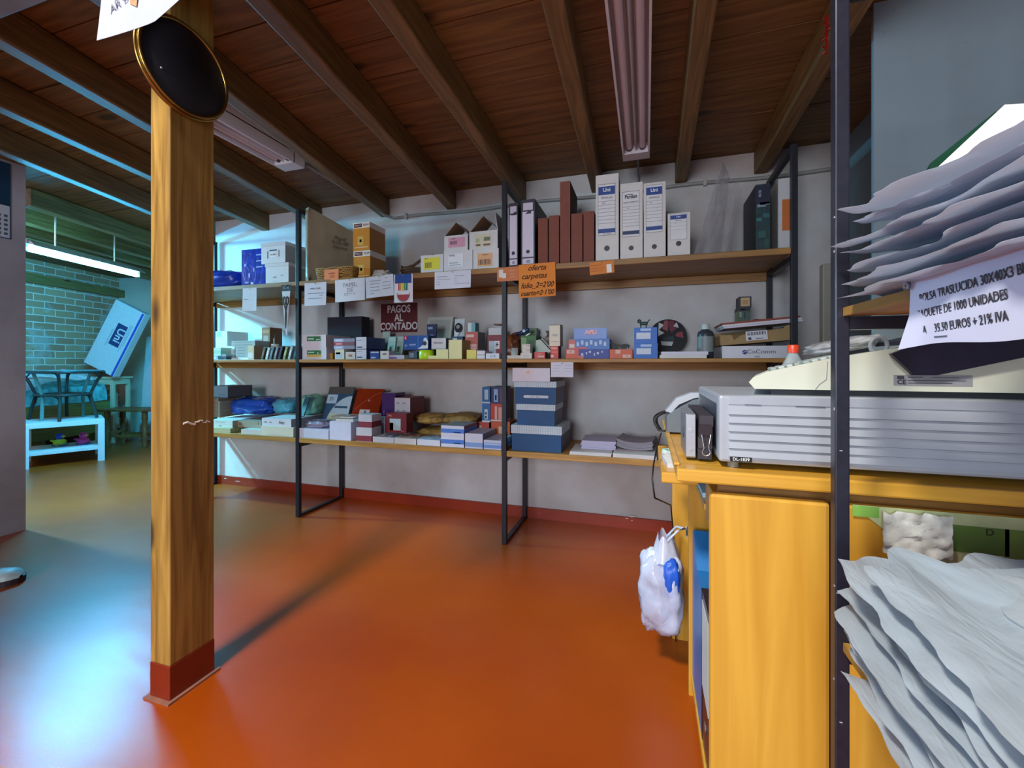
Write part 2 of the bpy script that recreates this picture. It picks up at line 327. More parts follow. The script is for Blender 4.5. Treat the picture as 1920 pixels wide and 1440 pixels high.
# round plaque
pq = thing('round_plaque', 'round black plaque with gilt rim hung high on the pine post', 'plaque', (PX1, .953, 1.883))
R_ = .132
MB().lathe([(R_ - .006, .004), (R_ - .004, .014), (R_ - .006, .0175), (.0005, .0185)], n=56, axis=0).build('face', paint('15161d', .55, var=.3, scale=60), pq)
rim = MB()
rim.tube([(.017, (R_ - .003) * math.cos(a), (R_ - .003) * math.sin(a)) for a in [2 * PI * k / 64 for k in range(65)]], .0052, 10, caps=False)
rim.tube([(.008, (R_ + .001) * math.cos(a), (R_ + .003) * math.sin(a)) for a in [2 * PI * k / 64 for k in range(65)]], .006, 10, caps=False)
rim.build('rim', paint('b08d4a', .25, 1.0, .1), pq)
MB().lathe([(.003, 0), (.003, .004), (.0005, .005)], (.02, -.075, -.045), 8, axis=0).build('glint_dot', paint('c8d0d0', .3, .8), pq)  # pale dot modelled in place of a tiny reflection on the black face

# lamps
def batten(name, label, x, y0, y1, wd, lit=None, rz=0, z=BEAM, zt=CEIL, tubes=2, group='ceiling tube lamps', loc=None):
    t = thing(name, label, 'lamp', loc or (x, y0, z), rz, group); L = y1 - y0; h = wd / 2
    WHT = paint('d3cdd4', .45, var=.03)
    MB().box(-h, h, 0, .075, 0, zt - z - .001).box(-h, h, L - .075, L, 0, zt - z - .001).box(-h, h, .075, L - .075, .055, zt - z - .001)\
        .box(-h, -h + .008, .07, L - .07, .0, .06).box(h - .008, h, .07, L - .07, .0, .06).prism([(-.012, .055), (0, .01), (.012, .055)], .075, L - .075, 1).build('housing', WHT, t)
    for sx_ in ((-h * .48, h * .48) if tubes == 2 else (0,)):
        tb = MB().tube([(sx_, .09, .026), (sx_, L - .09, .026)], .014, 12).build('tube', lit or paint('c9b9c4', .3), t)
        MB().tube([(sx_, .074, .026), (sx_, .095, .026)], .015, 12).tube([(sx_, L - .095, .026), (sx_, L - .074, .026)], .015, 12).build('end_cap', paint('35313a', .4), tb)
    return t
batten('tube_lamp', 'white twin-tube lamp fitting switched off, above the tall white box files', -.05, .84, 2.33, .132)
batten('tube_lamp', 'white twin-tube lamp fitting switched off, partly hidden by the pine post', -1.83, 1.33, 1.9, .132)
ta, tb_ = Vector((-4.2, 1.905, 1.81)), Vector((-4.5, 2.79, 1.81)); dv = (tb_ - ta)
lt = thing('tube_lamp', 'glowing bare tube lamp under the side room beams', 'lamp', ta, -math.atan2(dv.x, dv.y), 'ceiling tube lamps')
MB().tube([(0, 0, 0), (0, dv.length, 0)], .016, 14).build('tube', lamp('3cc4ff', TUBE_STRENGTH), lt)
MB().box(-.025, .025, -.02, dv.length + .02, .03, .065).prism([(-.025, .065), (-.075, .02), (-.073, .017), (0, .05), (.073, .017), (.075, .02), (.025, .065)], -.01, dv.length + .01, 1).box(-.012, .012, -.02, 0, -.018, .04).box(-.012, .012, dv.length, dv.length + .02, -.018, .04).box(-.004, .004, .2, .208, .065, .364).box(-.004, .004, .7, .708, .065, .364).build('housing', paint('c9d4cf', .5), lt)  # housing widened by added reflector wings that keep tube light off the ceiling

# conduits
GRY = paint('8f8b88', .5, var=.08)
cp = [Vector((x, WY - .012, 2.028 + .006 * math.sin(x * 7))) for x in [-1.72 + .1 * k for k in range(28)]]
c0 = [Vector((-1.80, 1.95, 2.10)), Vector((-1.80, 2.3, 2.09)), Vector((-1.79, 2.55, 2.075)), Vector((-1.77, 2.66, 2.045))]
t = thing('conduit', 'grey cable conduit clipped along the plaster wall below the beam ends', 'conduit', (0, WY, 2.03))
MB(Matrix.Translation((0, -WY, -2.03))).tube(c0 + cp, .010, 8).build('pipe', GRY, t)
for x in (-1.62, -.9, -.2, .32, .75):
    MB().box(x - .008, x + .008, -.026, 0, -.016, .024).build('clip', paint('b5b0aa', .4, .3), t)
tag(MB().tube([(0, 0, 0), (0, .34, .004), (.0, .362, -.01), (0, .362, -.07)], .006, 8).build('lamp_cable', GRY, loc=(-.045, 2.331, 2.11)), 'short grey cable from twin-tube lamp fitting to the wall conduit', 'cable')
x_, z_ = atY(1546, 2.7)
struct(MB().rbox(x_ - .022, x_ + .022, WY - .05, WY, 0, hz(497, z_), .006).build('trim_2', paint('a9a598', .5)))

# ------------------------------------------------------------ wall shelving
BLK = paint('20202a', .45, .2, .25, 40)
FX = [-3.40, -2.154, -.747, .643]
TB = .013
zt_, zm_, zb_ = 1.526, 1.021, .516           # tops of the three shelf levels
for i, (fx, wh) in enumerate(zip(FX, ('at the free end of the plaster wall', 'beside the brown parcel', 'beside the black lever arch files', 'beside the folder with the orange label'))):
    t = thing('steel_ladder_rack', 'black steel tube shelf frame ' + wh, 'shelf frame', (fx, SY, 0), 0, 'steel frames of the wall shelving')
    dp = WY - .016 - SY
    MB().rbox(-TB, TB, 0, 2 * TB, 0, 1.995, .002).build('front_upright', BLK, t)
    MB().rbox(-TB, TB, dp - 2 * TB, dp, 0, 1.995, .002).build('rear_upright', BLK, t)
    for z in (.004, zb_ - .034 - 2 * TB, zm_ - .023 - 2 * TB, zt_ - .033 - 2 * TB, 1.995 - 2 * TB):
        MB().box(-TB + .001, TB - .001, 2 * TB, dp - 2 * TB, z, z + 2 * TB - (.012 if z < .01 else 0)).build('crossbar', BLK, t)
SW = {'T': (wood('a87b40', '7a5528', 0, 1.2, .5, True, kd=.5), zt_, .030, 'top'), 'M': (wood('c08a42', '8c5f2a', 0, 1.2, .5, True, kd=.5), zm_, .020, 'middle'), 'B': (wood('c79448', '93682f', 0, 1.2, .45, True, kd=.5), zb_, .032, 'bottom')}
ex = [(FX[0] + TB + .001, FX[1] - TB - .001, 'over the cyan lit wall end'), (FX[1] + TB + .001, FX[2] - TB - .001, 'in the middle bay'), (FX[2] + TB + .001, FX[3] - TB - .001, 'beside the counter')]
for k, (mat_, zt, th, nm) in SW.items():
    for (x0, x1, wh) in ex:
        t = thing('shelf_board', nm + ' pine shelf board ' + wh, 'shelf', ((x0 + x1) / 2, SY, zt - th), 0, 'pine boards of the wall shelving'); hw = (x1 - x0) / 2
        f0 = .001
        MB().rbox(-hw, hw, f0, WY - SY - .003, 0, th, .003).build('board', mat_, t)
        if k != 'B': MB().box(-hw, hw, WY - SY - .03, WY - SY - .002, -.045, -.001).build('wall_batten', mat_, t)
# ------------------------------------------------------------ goods on the wall shelving
ZT = {'T': zt_ + .0006, 'M': zm_ + .0006, 'B': zb_ + .0006}
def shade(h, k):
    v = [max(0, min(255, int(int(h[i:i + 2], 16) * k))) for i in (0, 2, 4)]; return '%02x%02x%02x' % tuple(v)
def decals(o, W, H, parts, y=0.0):
    """patches, labels and lettering on the front face (y = 0, facing -Y); u, v are fractions of width and height"""
    band = []
    for p in parts:
        if p[0] == 'txt':
            _, s, u, v, fh, hx = p[:6]; kw = p[6] if len(p) > 6 else {}
            txt(o, s, fh * H * 1.35, hx, ((u - .5) * W, y - .0012, v * H), **kw)
        elif p[0] in ('label', 'sticker', 'window'):
            _, u0, v0, u1, v1, hx = p[:6]
            l = MB().box((u0 - .5) * W, (u1 - .5) * W, y - .0009, y - .0001, v0 * H, v1 * H).build(p[0] if p[0] != 'sticker' else 'label', paint(hx, .5), o)
            for q in (p[6] if len(p) > 6 else []):              # marks printed on the label
                if q[0] == 'txt':
                    kw = q[6] if len(q) > 6 else {}
                    txt(l, q[1], q[4] * H * 1.35, q[5], ((q[2] - .5) * W, y - .0016, q[3] * H), **kw)
                else:
                    if l.data.materials.find(paint(q[5], .5).name) < 0: l.data.materials.append(paint(q[5], .5))
                    bm = bmesh.new(); bm.from_mesh(l.data); k = len(l.data.materials) - 1
                    k = l.data.materials.find(paint(q[5], .5).name)
                    vs_ = [bm.verts.new(((a - .5) * W, y - .0014, b * H)) for a, b in ((q[1], q[2]), (q[3], q[2]), (q[3], q[4]), (q[1], q[4]))]
                    f = bm.faces.new(vs_); f.material_index = k; bm.to_mesh(l.data); bm.free()
        elif p[0] == 'hole':
            _, u, v, rr = p
            MB().lathe([(rr * H, -.0012), (rr * H, 0), (rr * .75 * H, -.0005)], ((u - .5) * W, y, v * H), 18, axis=1).build('finger_hole', paint('17161c', .4), o)
        else: band.append(p)
    return band
TOP = {}
def carton(name, label, cat, px0, px1, pyt, Yf, d, zb, col, parts=(), side=None, top=None, rz=0.0, group=None, rough=.5, r=.0012, lid=None, flaps=None, H=None, bumpy=0.0, var=.05):
    X0, z0 = atY(px0, Yf); X1, z1 = atY(px1, Yf); zc = (z0 + z1) / 2
    if isinstance(zb, str): Zb = ZT[zb]
    elif hasattr(zb, 'name'): Zb = TOP[zb.name] + .0004
    elif zb > 10: Zb = hz(zb, zc)
    else: Zb = zb
    Zt = Zb + H if H else hz(pyt, zc)
    W, H = X1 - X0, Zt - Zb
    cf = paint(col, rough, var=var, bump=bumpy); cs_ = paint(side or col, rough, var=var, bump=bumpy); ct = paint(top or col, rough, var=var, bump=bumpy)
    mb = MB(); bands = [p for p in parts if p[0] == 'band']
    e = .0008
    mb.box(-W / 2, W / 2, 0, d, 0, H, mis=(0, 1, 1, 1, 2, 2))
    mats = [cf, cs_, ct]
    for b in bands:
        _, u0, v0, u1, v1, hx = b; mats.append(paint(hx, rough))
        mb.add([((u0 - .5) * W, -.0004, v0 * H), ((u1 - .5) * W, -.0004, v0 * H), ((u1 - .5) * W, -.0004, v1 * H), ((u0 - .5) * W, -.0004, v1 * H)], [(0, 1, 2, 3)], len(mats) - 1)
        if u0 <= .001 or u1 >= .999:        # a band that reaches an edge goes round the corner
            for sx_ in ([-1] if u0 <= .001 else []) + ([1] if u1 >= .999 else []):
                xx = sx_ * (W / 2 + .0004)
                mb.add([(xx, 0, v0 * H), (xx, d, v0 * H), (xx, d, v1 * H), (xx, 0, v1 * H)], [(0, 1, 2, 3)], len(mats) - 1)
    o = mb.build(name, mats, loc=((X0 + X1) / 2, Yf, Zb), rz=rz)
    tag(o, label, cat, group)
    decals(o, W, H, [p for p in parts if p[0] != 'band'])
    if lid:
        hx, lh, ov = lid; MB().box(-W / 2 - ov, W / 2 + ov, -ov, d + ov, H - lh * H, H + .002).build('lid', paint(hx, rough), o)
    if flaps:
        for s_ in flaps:
            if s_ == 'tent':
                MB().prism([(-W * .5, H), (-W * .02, H + W * .5), (-W * .02 + .003, H + W * .5), (-W * .5 + .004, H)], .004, d * .8, 1).build('flap', paint('8d7358', .8), o)
                MB().prism([(W * .5, H), (W * .04, H + W * .5), (W * .04 + .003, H + W * .5), (W * .5 - .001, H - .003)], .02, d * .8, 1).build('flap', paint(col, .6), o)
            if s_ == 'up':
                MB().prism([(W * .48, H), (W * .40, H + W * .6), (W * .41, H + W * .6), (W * .5, H)], .004, d * .8, 1).build('flap', paint(col, .6), o)
    TOP[o.name] = Zt + (.002 if lid else 0); return o
def lean(name, label, cat, px0, px1, pyt, Yb, Yt, zb, th, col, parts=(), group=None, mat=None, rz=0, edge=None):
    """a flat panel standing on the shelf, its top leaning back from Yb to Yt; origin at the foot of its front"""
    X0, z0 = atY(px0, Yb); X1, z1 = atY(px1, Yb); Zb = ZT[zb] if isinstance(zb, str) else zb
    zt = (z0 + z1) / 2 * (Yt / Yb); Zt = hz(pyt, zt); a = math.atan2(Yt - Yb, Zt - Zb); L = math.hypot(Yt - Yb, Zt - Zb); W = X1 - X0; Zb += th * math.sin(a)
    ms = [mat or paint(col, .5)] + ([paint(edge, .6)] if edge else [])
    mb = MB().box(-W / 2, W / 2, 0, th, 0, L, mis=(0, len(ms) - 1, len(ms) - 1, len(ms) - 1, len(ms) - 1, len(ms) - 1))
    for b in parts:
        if b[0] == 'band':
            ms.append(paint(b[5], .5)); mb.add([((b[1] - .5) * W, -.0005, b[2] * L), ((b[3] - .5) * W, -.0005, b[2] * L), ((b[3] - .5) * W, -.0005, b[4] * L), ((b[1] - .5) * W, -.0005, b[4] * L)], [(0, 1, 2, 3)], len(ms) - 1)
    o = mb.build(name, ms, loc=((X0 + X1) / 2, Yb, Zb), rot=(-a, 0, rz)); tag(o, label, cat, group)
    decals(o, W, L, [p for p in parts if p[0] != 'band']); return o
def note(name, label, cat, px0, px1, pyt, pyb, Y, col, parts=(), curl=.006, group=None, rz=0.0, roll=0.0, pin=True):
    """a sheet hanging against the front edge of a shelf"""
    X0, z0 = atY(px0, Y); X1, z1 = atY(px1, Y); zc = (z0 + z1) / 2; Z1, Z0 = hz(pyt, zc), hz(pyb, zc); W, H = X1 - X0, Z1 - Z0
    mb = MB()
    def fn(s):
        return lambda u, v: ((u - .5) * W, s - curl * (1 - v) ** 2 * (.6 + .4 * math.sin(3 * u + px0)), v * H - H)
    mb.grid(fn(0), 8, 8).grid(fn(.0005), 8, 8)
    o = mb.build(name, paint(col, .7, var=.02), loc=((X0 + X1) / 2, Y, Z1), rot=(0, roll, rz)); tag(o, label, cat, group)
    for p in parts:
        if p[0] == 'txt':
            kw = p[6] if len(p) > 6 else {}
            v = p[3]; txt(o, p[1], p[4] * H * 1.35, p[5], ((p[2] - .5) * W, -curl * (1 - v) ** 2 - .0012, v * H - H), **kw)
        elif p[0] == 'lines':                                 # rows of small print
            l = MB()
            for (u0, v0, u1, th) in p[1]: l.box((u0 - .5) * W, (u1 - .5) * W, -curl * (1 - v0) ** 2 - .0013, -curl * (1 - v0) ** 2 - .0009, (v0 - th) * H - H, v0 * H - H)
            l.build('print', paint(p[2], .7), o)
        elif p[0] == 'label':
            MB().box((p[1] - .5) * W, (p[3] - .5) * W, -curl - .0015, -curl * .2, p[2] * H - H, p[4] * H - H).build('label', paint(p[5], .3), o)
    if pin: MB().lathe([(.0035, 0), (.0035, -.003), (.001, -.004)], (0, -.001, -.006), 8, axis=1).build('pin', paint('9a9690', .3, .8), o)
    return o
def blob(W, D, H, seed, wr=.25, nu=48, nv=28, flat=.6, stretch=1.0):
    """a stuffed, creased bag resting on its base"""
    mb = MB()
    def fn(u, v):
        a = 2 * PI * u; b = PI * (v - .5); ca, sa = math.cos(a), math.sin(a); cb, sb = math.cos(b), math.sin(b)
        pw_ = lambda x, e: math.copysign(abs(x) ** e, x)
        p = Vector((pw_(ca, .6) * pw_(cb, .7), pw_(sa, .6) * pw_(cb, .7), pw_(sb, .8)))
        n = mnoise.noise(Vector((p.x * 2.1 * stretch + seed, p.y * 2.1, p.z * 2.1 + seed))) + .5 * (.6 - 1.6 * abs(mnoise.noise(Vector((p.x * 4 * stretch + seed, p.y * 4, p.z * 4))))) + .3 * (.5 - 1.4 * abs(mnoise.noise(Vector((p.x * 9 + seed, p.y * 9, p.z * 9)))))
        s = 1 + wr * n; z = (p.z * s + 1) / 2
        return (p.x * s * W / 2, p.y * s * D / 2, max(0, z - .08 * flat) * H)
    return mb.grid(fn, nu, nv)
def bag(name, label, cat, px0, px1, pyt, Yf, D, zb, mat, seed=1, wr=.25, group=None, rz=0.0, dy=0):
    X0, z0 = atY(px0, Yf + D / 2); X1, z1 = atY(px1, Yf + D / 2); zc = (z0 + z1) / 2
    Zb = ZT[zb] if isinstance(zb, str) else (TOP[zb.name] if hasattr(zb, 'name') else zb)
    H = hz(pyt, zc) - Zb
    o = blob(X1 - X0, D, H, seed, wr).build(name, mat, loc=((X0 + X1) / 2, Yf + D / 2, Zb), rz=rz, weld=True)
    TOP[o.name] = Zb + H * .9; return tag(o, label, cat, group)

# ---- top shelf
t = bag('plastic_bundle', 'low rolled bundle in plain blue plastic on the top shelf by the pine post', 'bundle', 384, 462, 508, 2.33, .22, 'T', paint('1c3fb0', .3, var=.15, scale=8), 3, .12)
carton('wrapped_parcel', 'parcel in glossy blue patterned paper beside the white lidded boxes', 'parcel', 453, 497, 467, 2.33, .2, 'T', '1a36a8', side='152c8c', bumpy=.3, rough=.2, var=.5,
       parts=[('band', .1, .55, .2, .62, '8fb0ea'), ('band', .3, .25, .36, .36, 'b4c8f0'), ('band', .15, .1, .3, .14, 'a8c0f0'), ('band', .5, .4, .55, .5, '8fb0ea'), ('band', .62, .82, .9, .85, '9fb8ee'), ('band', .62, .66, .9, .69, '9fb8ee'), ('band', .62, .5, .9, .53, '9fb8ee'), ('band', .4, .05, .5, .12, 'd0dcf4')])
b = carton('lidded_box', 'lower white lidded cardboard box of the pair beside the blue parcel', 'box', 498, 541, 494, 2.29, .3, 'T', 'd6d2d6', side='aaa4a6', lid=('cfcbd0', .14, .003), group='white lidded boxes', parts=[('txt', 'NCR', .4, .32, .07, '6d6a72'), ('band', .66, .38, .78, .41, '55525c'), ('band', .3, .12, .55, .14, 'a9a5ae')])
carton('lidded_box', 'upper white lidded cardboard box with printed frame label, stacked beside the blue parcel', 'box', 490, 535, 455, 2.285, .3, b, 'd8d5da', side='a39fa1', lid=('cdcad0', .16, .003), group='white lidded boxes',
       parts=[('band', .25, .25, .30, .6, '59596a'), ('band', .34, .6, .66, .66, '2f4456'), ('band', .72, .3, .76, .62, '59596a'), ('label', .36, .28, .62, .54, 'e6e4e8', [('txt', 'A4 500', .49, .42, .08, '5a5a66')])])
# brown wrapped parcel on edge
x0, z0 = atY(579, 2.285); H = hz(388, z0) - ZT['T']
t = thing('wrapped_parcel', 'big flat parcel in brown paper standing on edge against the shelf frame', 'parcel', (x0, 2.285, ZT['T']), math.radians(66))
D2 = .33
mb = MB()
def pf(y0):
    return lambda u, v: (u * D2, y0 + .006 * mnoise.noise(Vector((u * 5, v * 5, y0 * 30))), v * (H - .1 * u) )
mb.grid(pf(0), 12, 10).grid(pf(.048), 12, 10)
mb.grid(lambda u, v: (0 + .004 * mnoise.noise(Vector((v * 7, u, 3))), 0.048 * u, v * H), 3, 10).grid(lambda u, v: (D2, 0.048 * u, v * (H - .1)), 3, 10).grid(lambda u, v: (v * D2, 0.048 * u, H - .1 * v), 3, 10)
mb.build('brown_paper', paint('8f836c', .75, var=.1, scale=7, bump=.4), t, weld=True)
MB().box(-.0035, -.001, .008, .036, .03, H - .03).build('tape', paint('a59b86', .25), t)
txt(t, 'Papel\nfolio 80\nblanco', .038, '6b6150', (.2, -.009, H * .6), rot=(PI / 2, 0, 0), shear=.3, name='handwriting', line=.8)
# wicker basket with orange tag
WICK = wood('b58f4c', '7a5a28', 0, 3.0, .6, False)
def basket(name, label, px0, px1, pyt, Yf, D, flare=.01, mat=WICK):
    X0, z0 = atY(px0, Yf); X1, z1 = atY(px1, Yf); H = hz(pyt, (z0 + z1) / 2) - ZT['T']; W = X1 - X0
    t = thing(name, label, 'basket', ((X0 + X1) / 2, Yf + D / 2, ZT['T'])); mb = MB(); n = 7
    for k in range(n):
        q = k / (n - 1); w2, d2 = W / 2 - flare * (1 - q), D / 2 - flare * (1 - q); z = .005 + q * (H - .012)
        pts = []
        for j in range(61):
            a = 2 * PI * j / 60; c, s_ = math.cos(a), math.sin(a); g = lambda x: math.copysign(abs(x) ** .35, x)
            pts.append((g(c) * w2, g(s_) * d2, z + .0025 * (1 if (j + k) % 2 else -1)))
        mb.tube(pts, .0058, 6, caps=False)
    mb.build('weave', mat, t); MB().box(-W / 2 + flare * 1.3, W / 2 - flare * 1.3, -D / 2 + flare * 1.3, D / 2 - flare * 1.3, .002, .008).build('bottom', mat, t)
    return t, W, D, H
t, W, D, H = basket('wicker_basket', 'small straw coloured wicker basket carrying an orange paper tag', 590, 660, 500, 2.262, .072)
tg = note('price_tag', 'orange paper tag clipped to the straw coloured basket', 'tag', 608, 635, 505, 526, 2.2565, 'e08a55', [('txt', 'cestas\n1,50', .5, .5, .22, '9c4526')], curl=.001, pin=False)
# orange film boxes
FP = [('band', 0, .8, 1, 1, 'ece6dc'), ('label', .06, .83, .54, .96, '5a1e28', [('txt', 'DIRECT', .3, .895, .06, 'e8dcd4')]), ('txt', 'FILM', .78, .895, .085, '4a3440'), ('band', .28, .2, .62, .5, 'd8b45a'), ('band', .4, .3, .52, .4, '8a7a3c'), ('band', .1, .1, .9, .14, 'e6c88a')]
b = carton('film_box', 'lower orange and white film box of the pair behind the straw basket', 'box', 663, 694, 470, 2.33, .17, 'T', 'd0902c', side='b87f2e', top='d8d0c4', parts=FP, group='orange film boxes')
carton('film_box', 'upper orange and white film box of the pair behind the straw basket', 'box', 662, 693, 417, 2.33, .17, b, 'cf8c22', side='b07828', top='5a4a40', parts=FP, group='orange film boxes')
bag('sweet_bag', 'tiny crinkled clear bag beside the orange film boxes', 'bag', 703, 728, 507, 2.30, .06, 'T', film('d8cfc8', .8), 11, .4)
t = thing('twig_basket', 'dark woven twig basket behind the yellow label box', 'basket', (atY(775, 2.42)[0], 2.45, ZT['T']))
mb = MB(); DW = paint('5a3f28', .7, var=.2)
for k in range(5): mb.tube([((.07 + .006 * k) * math.cos(a), (.06 + .005 * k) * math.sin(a), .006 + .013 * k) for a in [2 * PI * j / 28 for j in range(29)]], .007, 6, caps=False)
mb.build('weave', DW, t)
MB().tube([(-.10, 0, .09), (-.07, -.02, .075), (0, -.03, .085), (.05, -.02, .12), (.075, 0, .14)], .009, 7).tube([(-.10, 0, .09), (-.085, .02, .05), (-.05, .03, .03)], .008, 7).build('handle', DW, t)
# white flap boxes
def bars(u0, v0, u1, v1, n, hx='3c3a3a'): return [('b', u0 + (u1 - u0) * k / n, v0, u0 + (u1 - u0) * (k + .5) / n, v1, hx) for k in range(n)]
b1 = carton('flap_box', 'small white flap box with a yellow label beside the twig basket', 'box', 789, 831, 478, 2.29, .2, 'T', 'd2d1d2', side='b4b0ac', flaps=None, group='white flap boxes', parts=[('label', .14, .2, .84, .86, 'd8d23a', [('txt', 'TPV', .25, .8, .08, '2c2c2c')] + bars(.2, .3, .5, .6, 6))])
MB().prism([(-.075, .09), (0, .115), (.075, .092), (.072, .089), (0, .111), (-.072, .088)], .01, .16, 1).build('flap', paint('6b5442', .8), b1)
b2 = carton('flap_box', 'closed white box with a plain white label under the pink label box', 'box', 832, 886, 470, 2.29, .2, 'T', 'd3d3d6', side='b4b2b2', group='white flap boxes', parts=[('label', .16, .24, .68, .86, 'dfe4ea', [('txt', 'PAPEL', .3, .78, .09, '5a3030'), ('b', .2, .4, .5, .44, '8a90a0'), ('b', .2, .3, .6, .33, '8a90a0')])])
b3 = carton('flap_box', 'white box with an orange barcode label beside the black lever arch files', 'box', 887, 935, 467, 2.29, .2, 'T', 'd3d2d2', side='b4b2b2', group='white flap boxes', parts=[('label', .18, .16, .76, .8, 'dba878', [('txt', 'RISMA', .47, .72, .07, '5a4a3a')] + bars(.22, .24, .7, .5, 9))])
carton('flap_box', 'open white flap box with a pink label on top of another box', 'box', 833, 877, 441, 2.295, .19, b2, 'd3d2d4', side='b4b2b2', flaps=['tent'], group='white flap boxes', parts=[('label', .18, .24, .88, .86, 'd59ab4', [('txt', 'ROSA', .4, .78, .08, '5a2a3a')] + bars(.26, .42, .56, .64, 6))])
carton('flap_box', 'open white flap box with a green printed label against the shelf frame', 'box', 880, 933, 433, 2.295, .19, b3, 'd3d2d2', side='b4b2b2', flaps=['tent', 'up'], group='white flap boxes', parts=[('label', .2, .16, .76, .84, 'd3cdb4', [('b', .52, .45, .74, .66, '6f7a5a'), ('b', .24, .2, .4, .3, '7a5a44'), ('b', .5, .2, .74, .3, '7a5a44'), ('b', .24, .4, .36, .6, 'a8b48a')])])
# lever arch files
def lever(px0, px1, pyt, label):
    o = carton('lever_arch_file', label, 'file', px0, px1, pyt, 2.275, .29, 'T', '2a2635', side='2a2733', group='black lever arch files',
               parts=[('label', .1, .03, .9, .82, 'cfcbe0', [('b', .1, .115, .9, .135, '2a2635'), ('b', .4, .045, .65, .09, '8d8aa6')]), ('band', .15, .84, .85, .95, 'c3bfd2'), ('hole', .5, .215, .028)])
    W = .07
    MB().prism([(-.018, .80 * .34 + .012), (.018, .80 * .34 + .012), (.018, .80 * .34 + .03), (.012, .80 * .34 + .03), (.0, .80 * .34 + .024), (-.012, .80 * .34 + .014)], -.0022, -.0014, 1).build('emblem', paint('2a2635', .5), o)
    return o
lever(954, 971, 381, 'black lever arch file with pale spine label, touching the shelf frame')
lever(977, 1003, 374, 'black lever arch file with pale spine label, touching the brown files')
for k, (a, b_, yt, wh) in enumerate([(1009, 1027, 409, 'touching the black lever arch file'), (1029, 1048, 404, 'between its touching neighbour and the tall one'), (1050, 1069, 340, ''), (1071, 1092, 400, 'just past the tall brown file'), (1094, 1114, 396, 'touching the tall white box file')]):
    carton('brown_file', ('tall brown fibreboard file standing above its four short neighbours' if not wh else 'short brown fibreboard file ' + wh), 'file', a, b_, yt, 2.285, .25, 'T', '7a4234', side='4a2418', top='3a2018', group='brown fibreboard files', rough=.7, var=.12)
def boxfile(px0, px1, pyt, label, brand, sub, v0, v1, nl, blue='1f3f86', hole=.14, small=False, d=.28, foot=''):
    u0, u1 = .1, .86
    marks = [('b', u0, v1 - .005, u1, v1, '55586a'), ('b', u0, v0, u1, v0 + .005, '55586a'), ('b', u0, v0, u0 + .012, v1, '55586a'), ('b', u1 - .012, v0, u1, v1, '55586a')]
    hh = v1 - v0; sq = .62 if not small else .6
    if brand == 'Uni':
        marks += [('b', u0 + .02, v1 - .21 * hh, u1 - .02, v1 - .05 * hh, blue), ('txt', 'Uni', .48, v1 - .12 * hh, .075 * hh, 'e8ecf4', dict(bold=.02)), ('txt', sub, .48, v1 - .27 * hh, .042 * hh, '4a4d5c', dict(sx=sq + .1))]
    else:
        marks += [('txt', 'Pardon', .48, v1 - .12 * hh, .085 * hh, '2b3140', dict(bold=.03, sx=.8)), ('b', .3, v1 - .075 * hh, .55, v1 - .06 * hh, '2b3140'), ('txt', sub, .48, v1 - .245 * hh, .04 * hh, '4a4d5c', dict(sx=sq))]
    for k in range(nl):
        y = v1 - (.34 + (.5 if not small else .42) * k / nl) * hh
        marks.append(('b', u0, y, u1, y + .004, '6a6d7c'))
    marks.append(('txt', 'año', .35, v1 - .37 * hh, .028 * hh, '4a4d5c'))
    if not small: marks += [('b', u0 + .01, v0 + .05 * hh, u1 - .01, v0 + .13 * hh, blue)]
    if foot: marks.append(('txt', foot, .5, v0 + .03 * hh, .022 * hh, '3c3f4c'))
    return carton('box_file', label, 'file', px0, px1, pyt, 2.27, d, 'T', 'cfccc9', side='b2a9a0', group='white box files', parts=[('label', u0, v0, u1, v1, 'd6d6da', marks), ('hole', .49, hole, .032 if not small else .06)])
boxfile(1117, 1160, 327, 'tallest white box file, with a blue banded label, beside the brown files', 'Uni', 'DEFINICLAS', .29, .89, 7, foot='REF. 92305')
boxfile(1163, 1205, 343, 'white box file with a bare bottom band and black logo between two taller labels', 'Pardon', 'ARCHIVO DEFINITIVO', .29, .89, 7, blue='1d2f5c')
boxfile(1207, 1248, 342, 'white box file with a blue banded label next to the small short one', 'Uni', 'DEFINICLAS', .33, .97, 7)
boxfile(1252, 1294, 399, 'small short white box file at the end of the row', 'Uni', 'DEFINICLAS', .37, .98, 3, hole=.28, small=True)
# clear film sheets leaning towards the teal folder
xa, za = atY(1399, 2.33)
t = thing('film_packet', 'clear crinkled film packet leaning against the dark teal folder', 'packet', (xa - .065, 2.30, ZT['T']))
Hf = .46
for k in range(3):
    MB().grid(lambda u, v: (-.02 + .05 * v + .012 * k - (.17 * (1 - u) ** 1 * (1 - .55 * v)) * (k == 0) * .9 + .008 * mnoise.noise(Vector((u * 4, v * 6, k))), .02 + .28 * u * (1 - .2 * v) + .01 * k, v * (Hf - .06 * k) * (1 - .0 * u)), 14, 16).build('film_sheet', film('e4e0e8', .5 if k == 0 else .34, .1), t)
carton('folder', 'dark teal picture folder standing between the film packet and the orange label', 'folder', 1417, 1444, 345, 2.30, .27, 'T', '14343a', side='0c1c20', var=.5, parts=[('band', 0, .7, 1, .98, '1a1c38'), ('band', .1, .66, .7, .7, '7a8c9c'), ('band', .3, .69, .95, .73, '8a9aa8'), ('band', .05, .45, .4, .5, '2f6a70'), ('band', .5, .5, .95, .56, '2a5c66'), ('txt', 'BEAUTIES', .3, .86, .035, 'b8c0d0', dict(rot=(PI / 2, -PI / 2, 0), sx=.5)), ('band', .2, .2, .7, .3, '1f5552'), ('band', .6, .05, .9, .18, '1a4a44')])
carton('ring_binder', 'white ring binder with a blank orange spine label in the shelf corner', 'binder', 1459, 1484, 334, 2.29, .26, 'T', 'bcbcc0', side='8e8c88', parts=[('label', .3, .26, .95, .7, 'b8652a')])

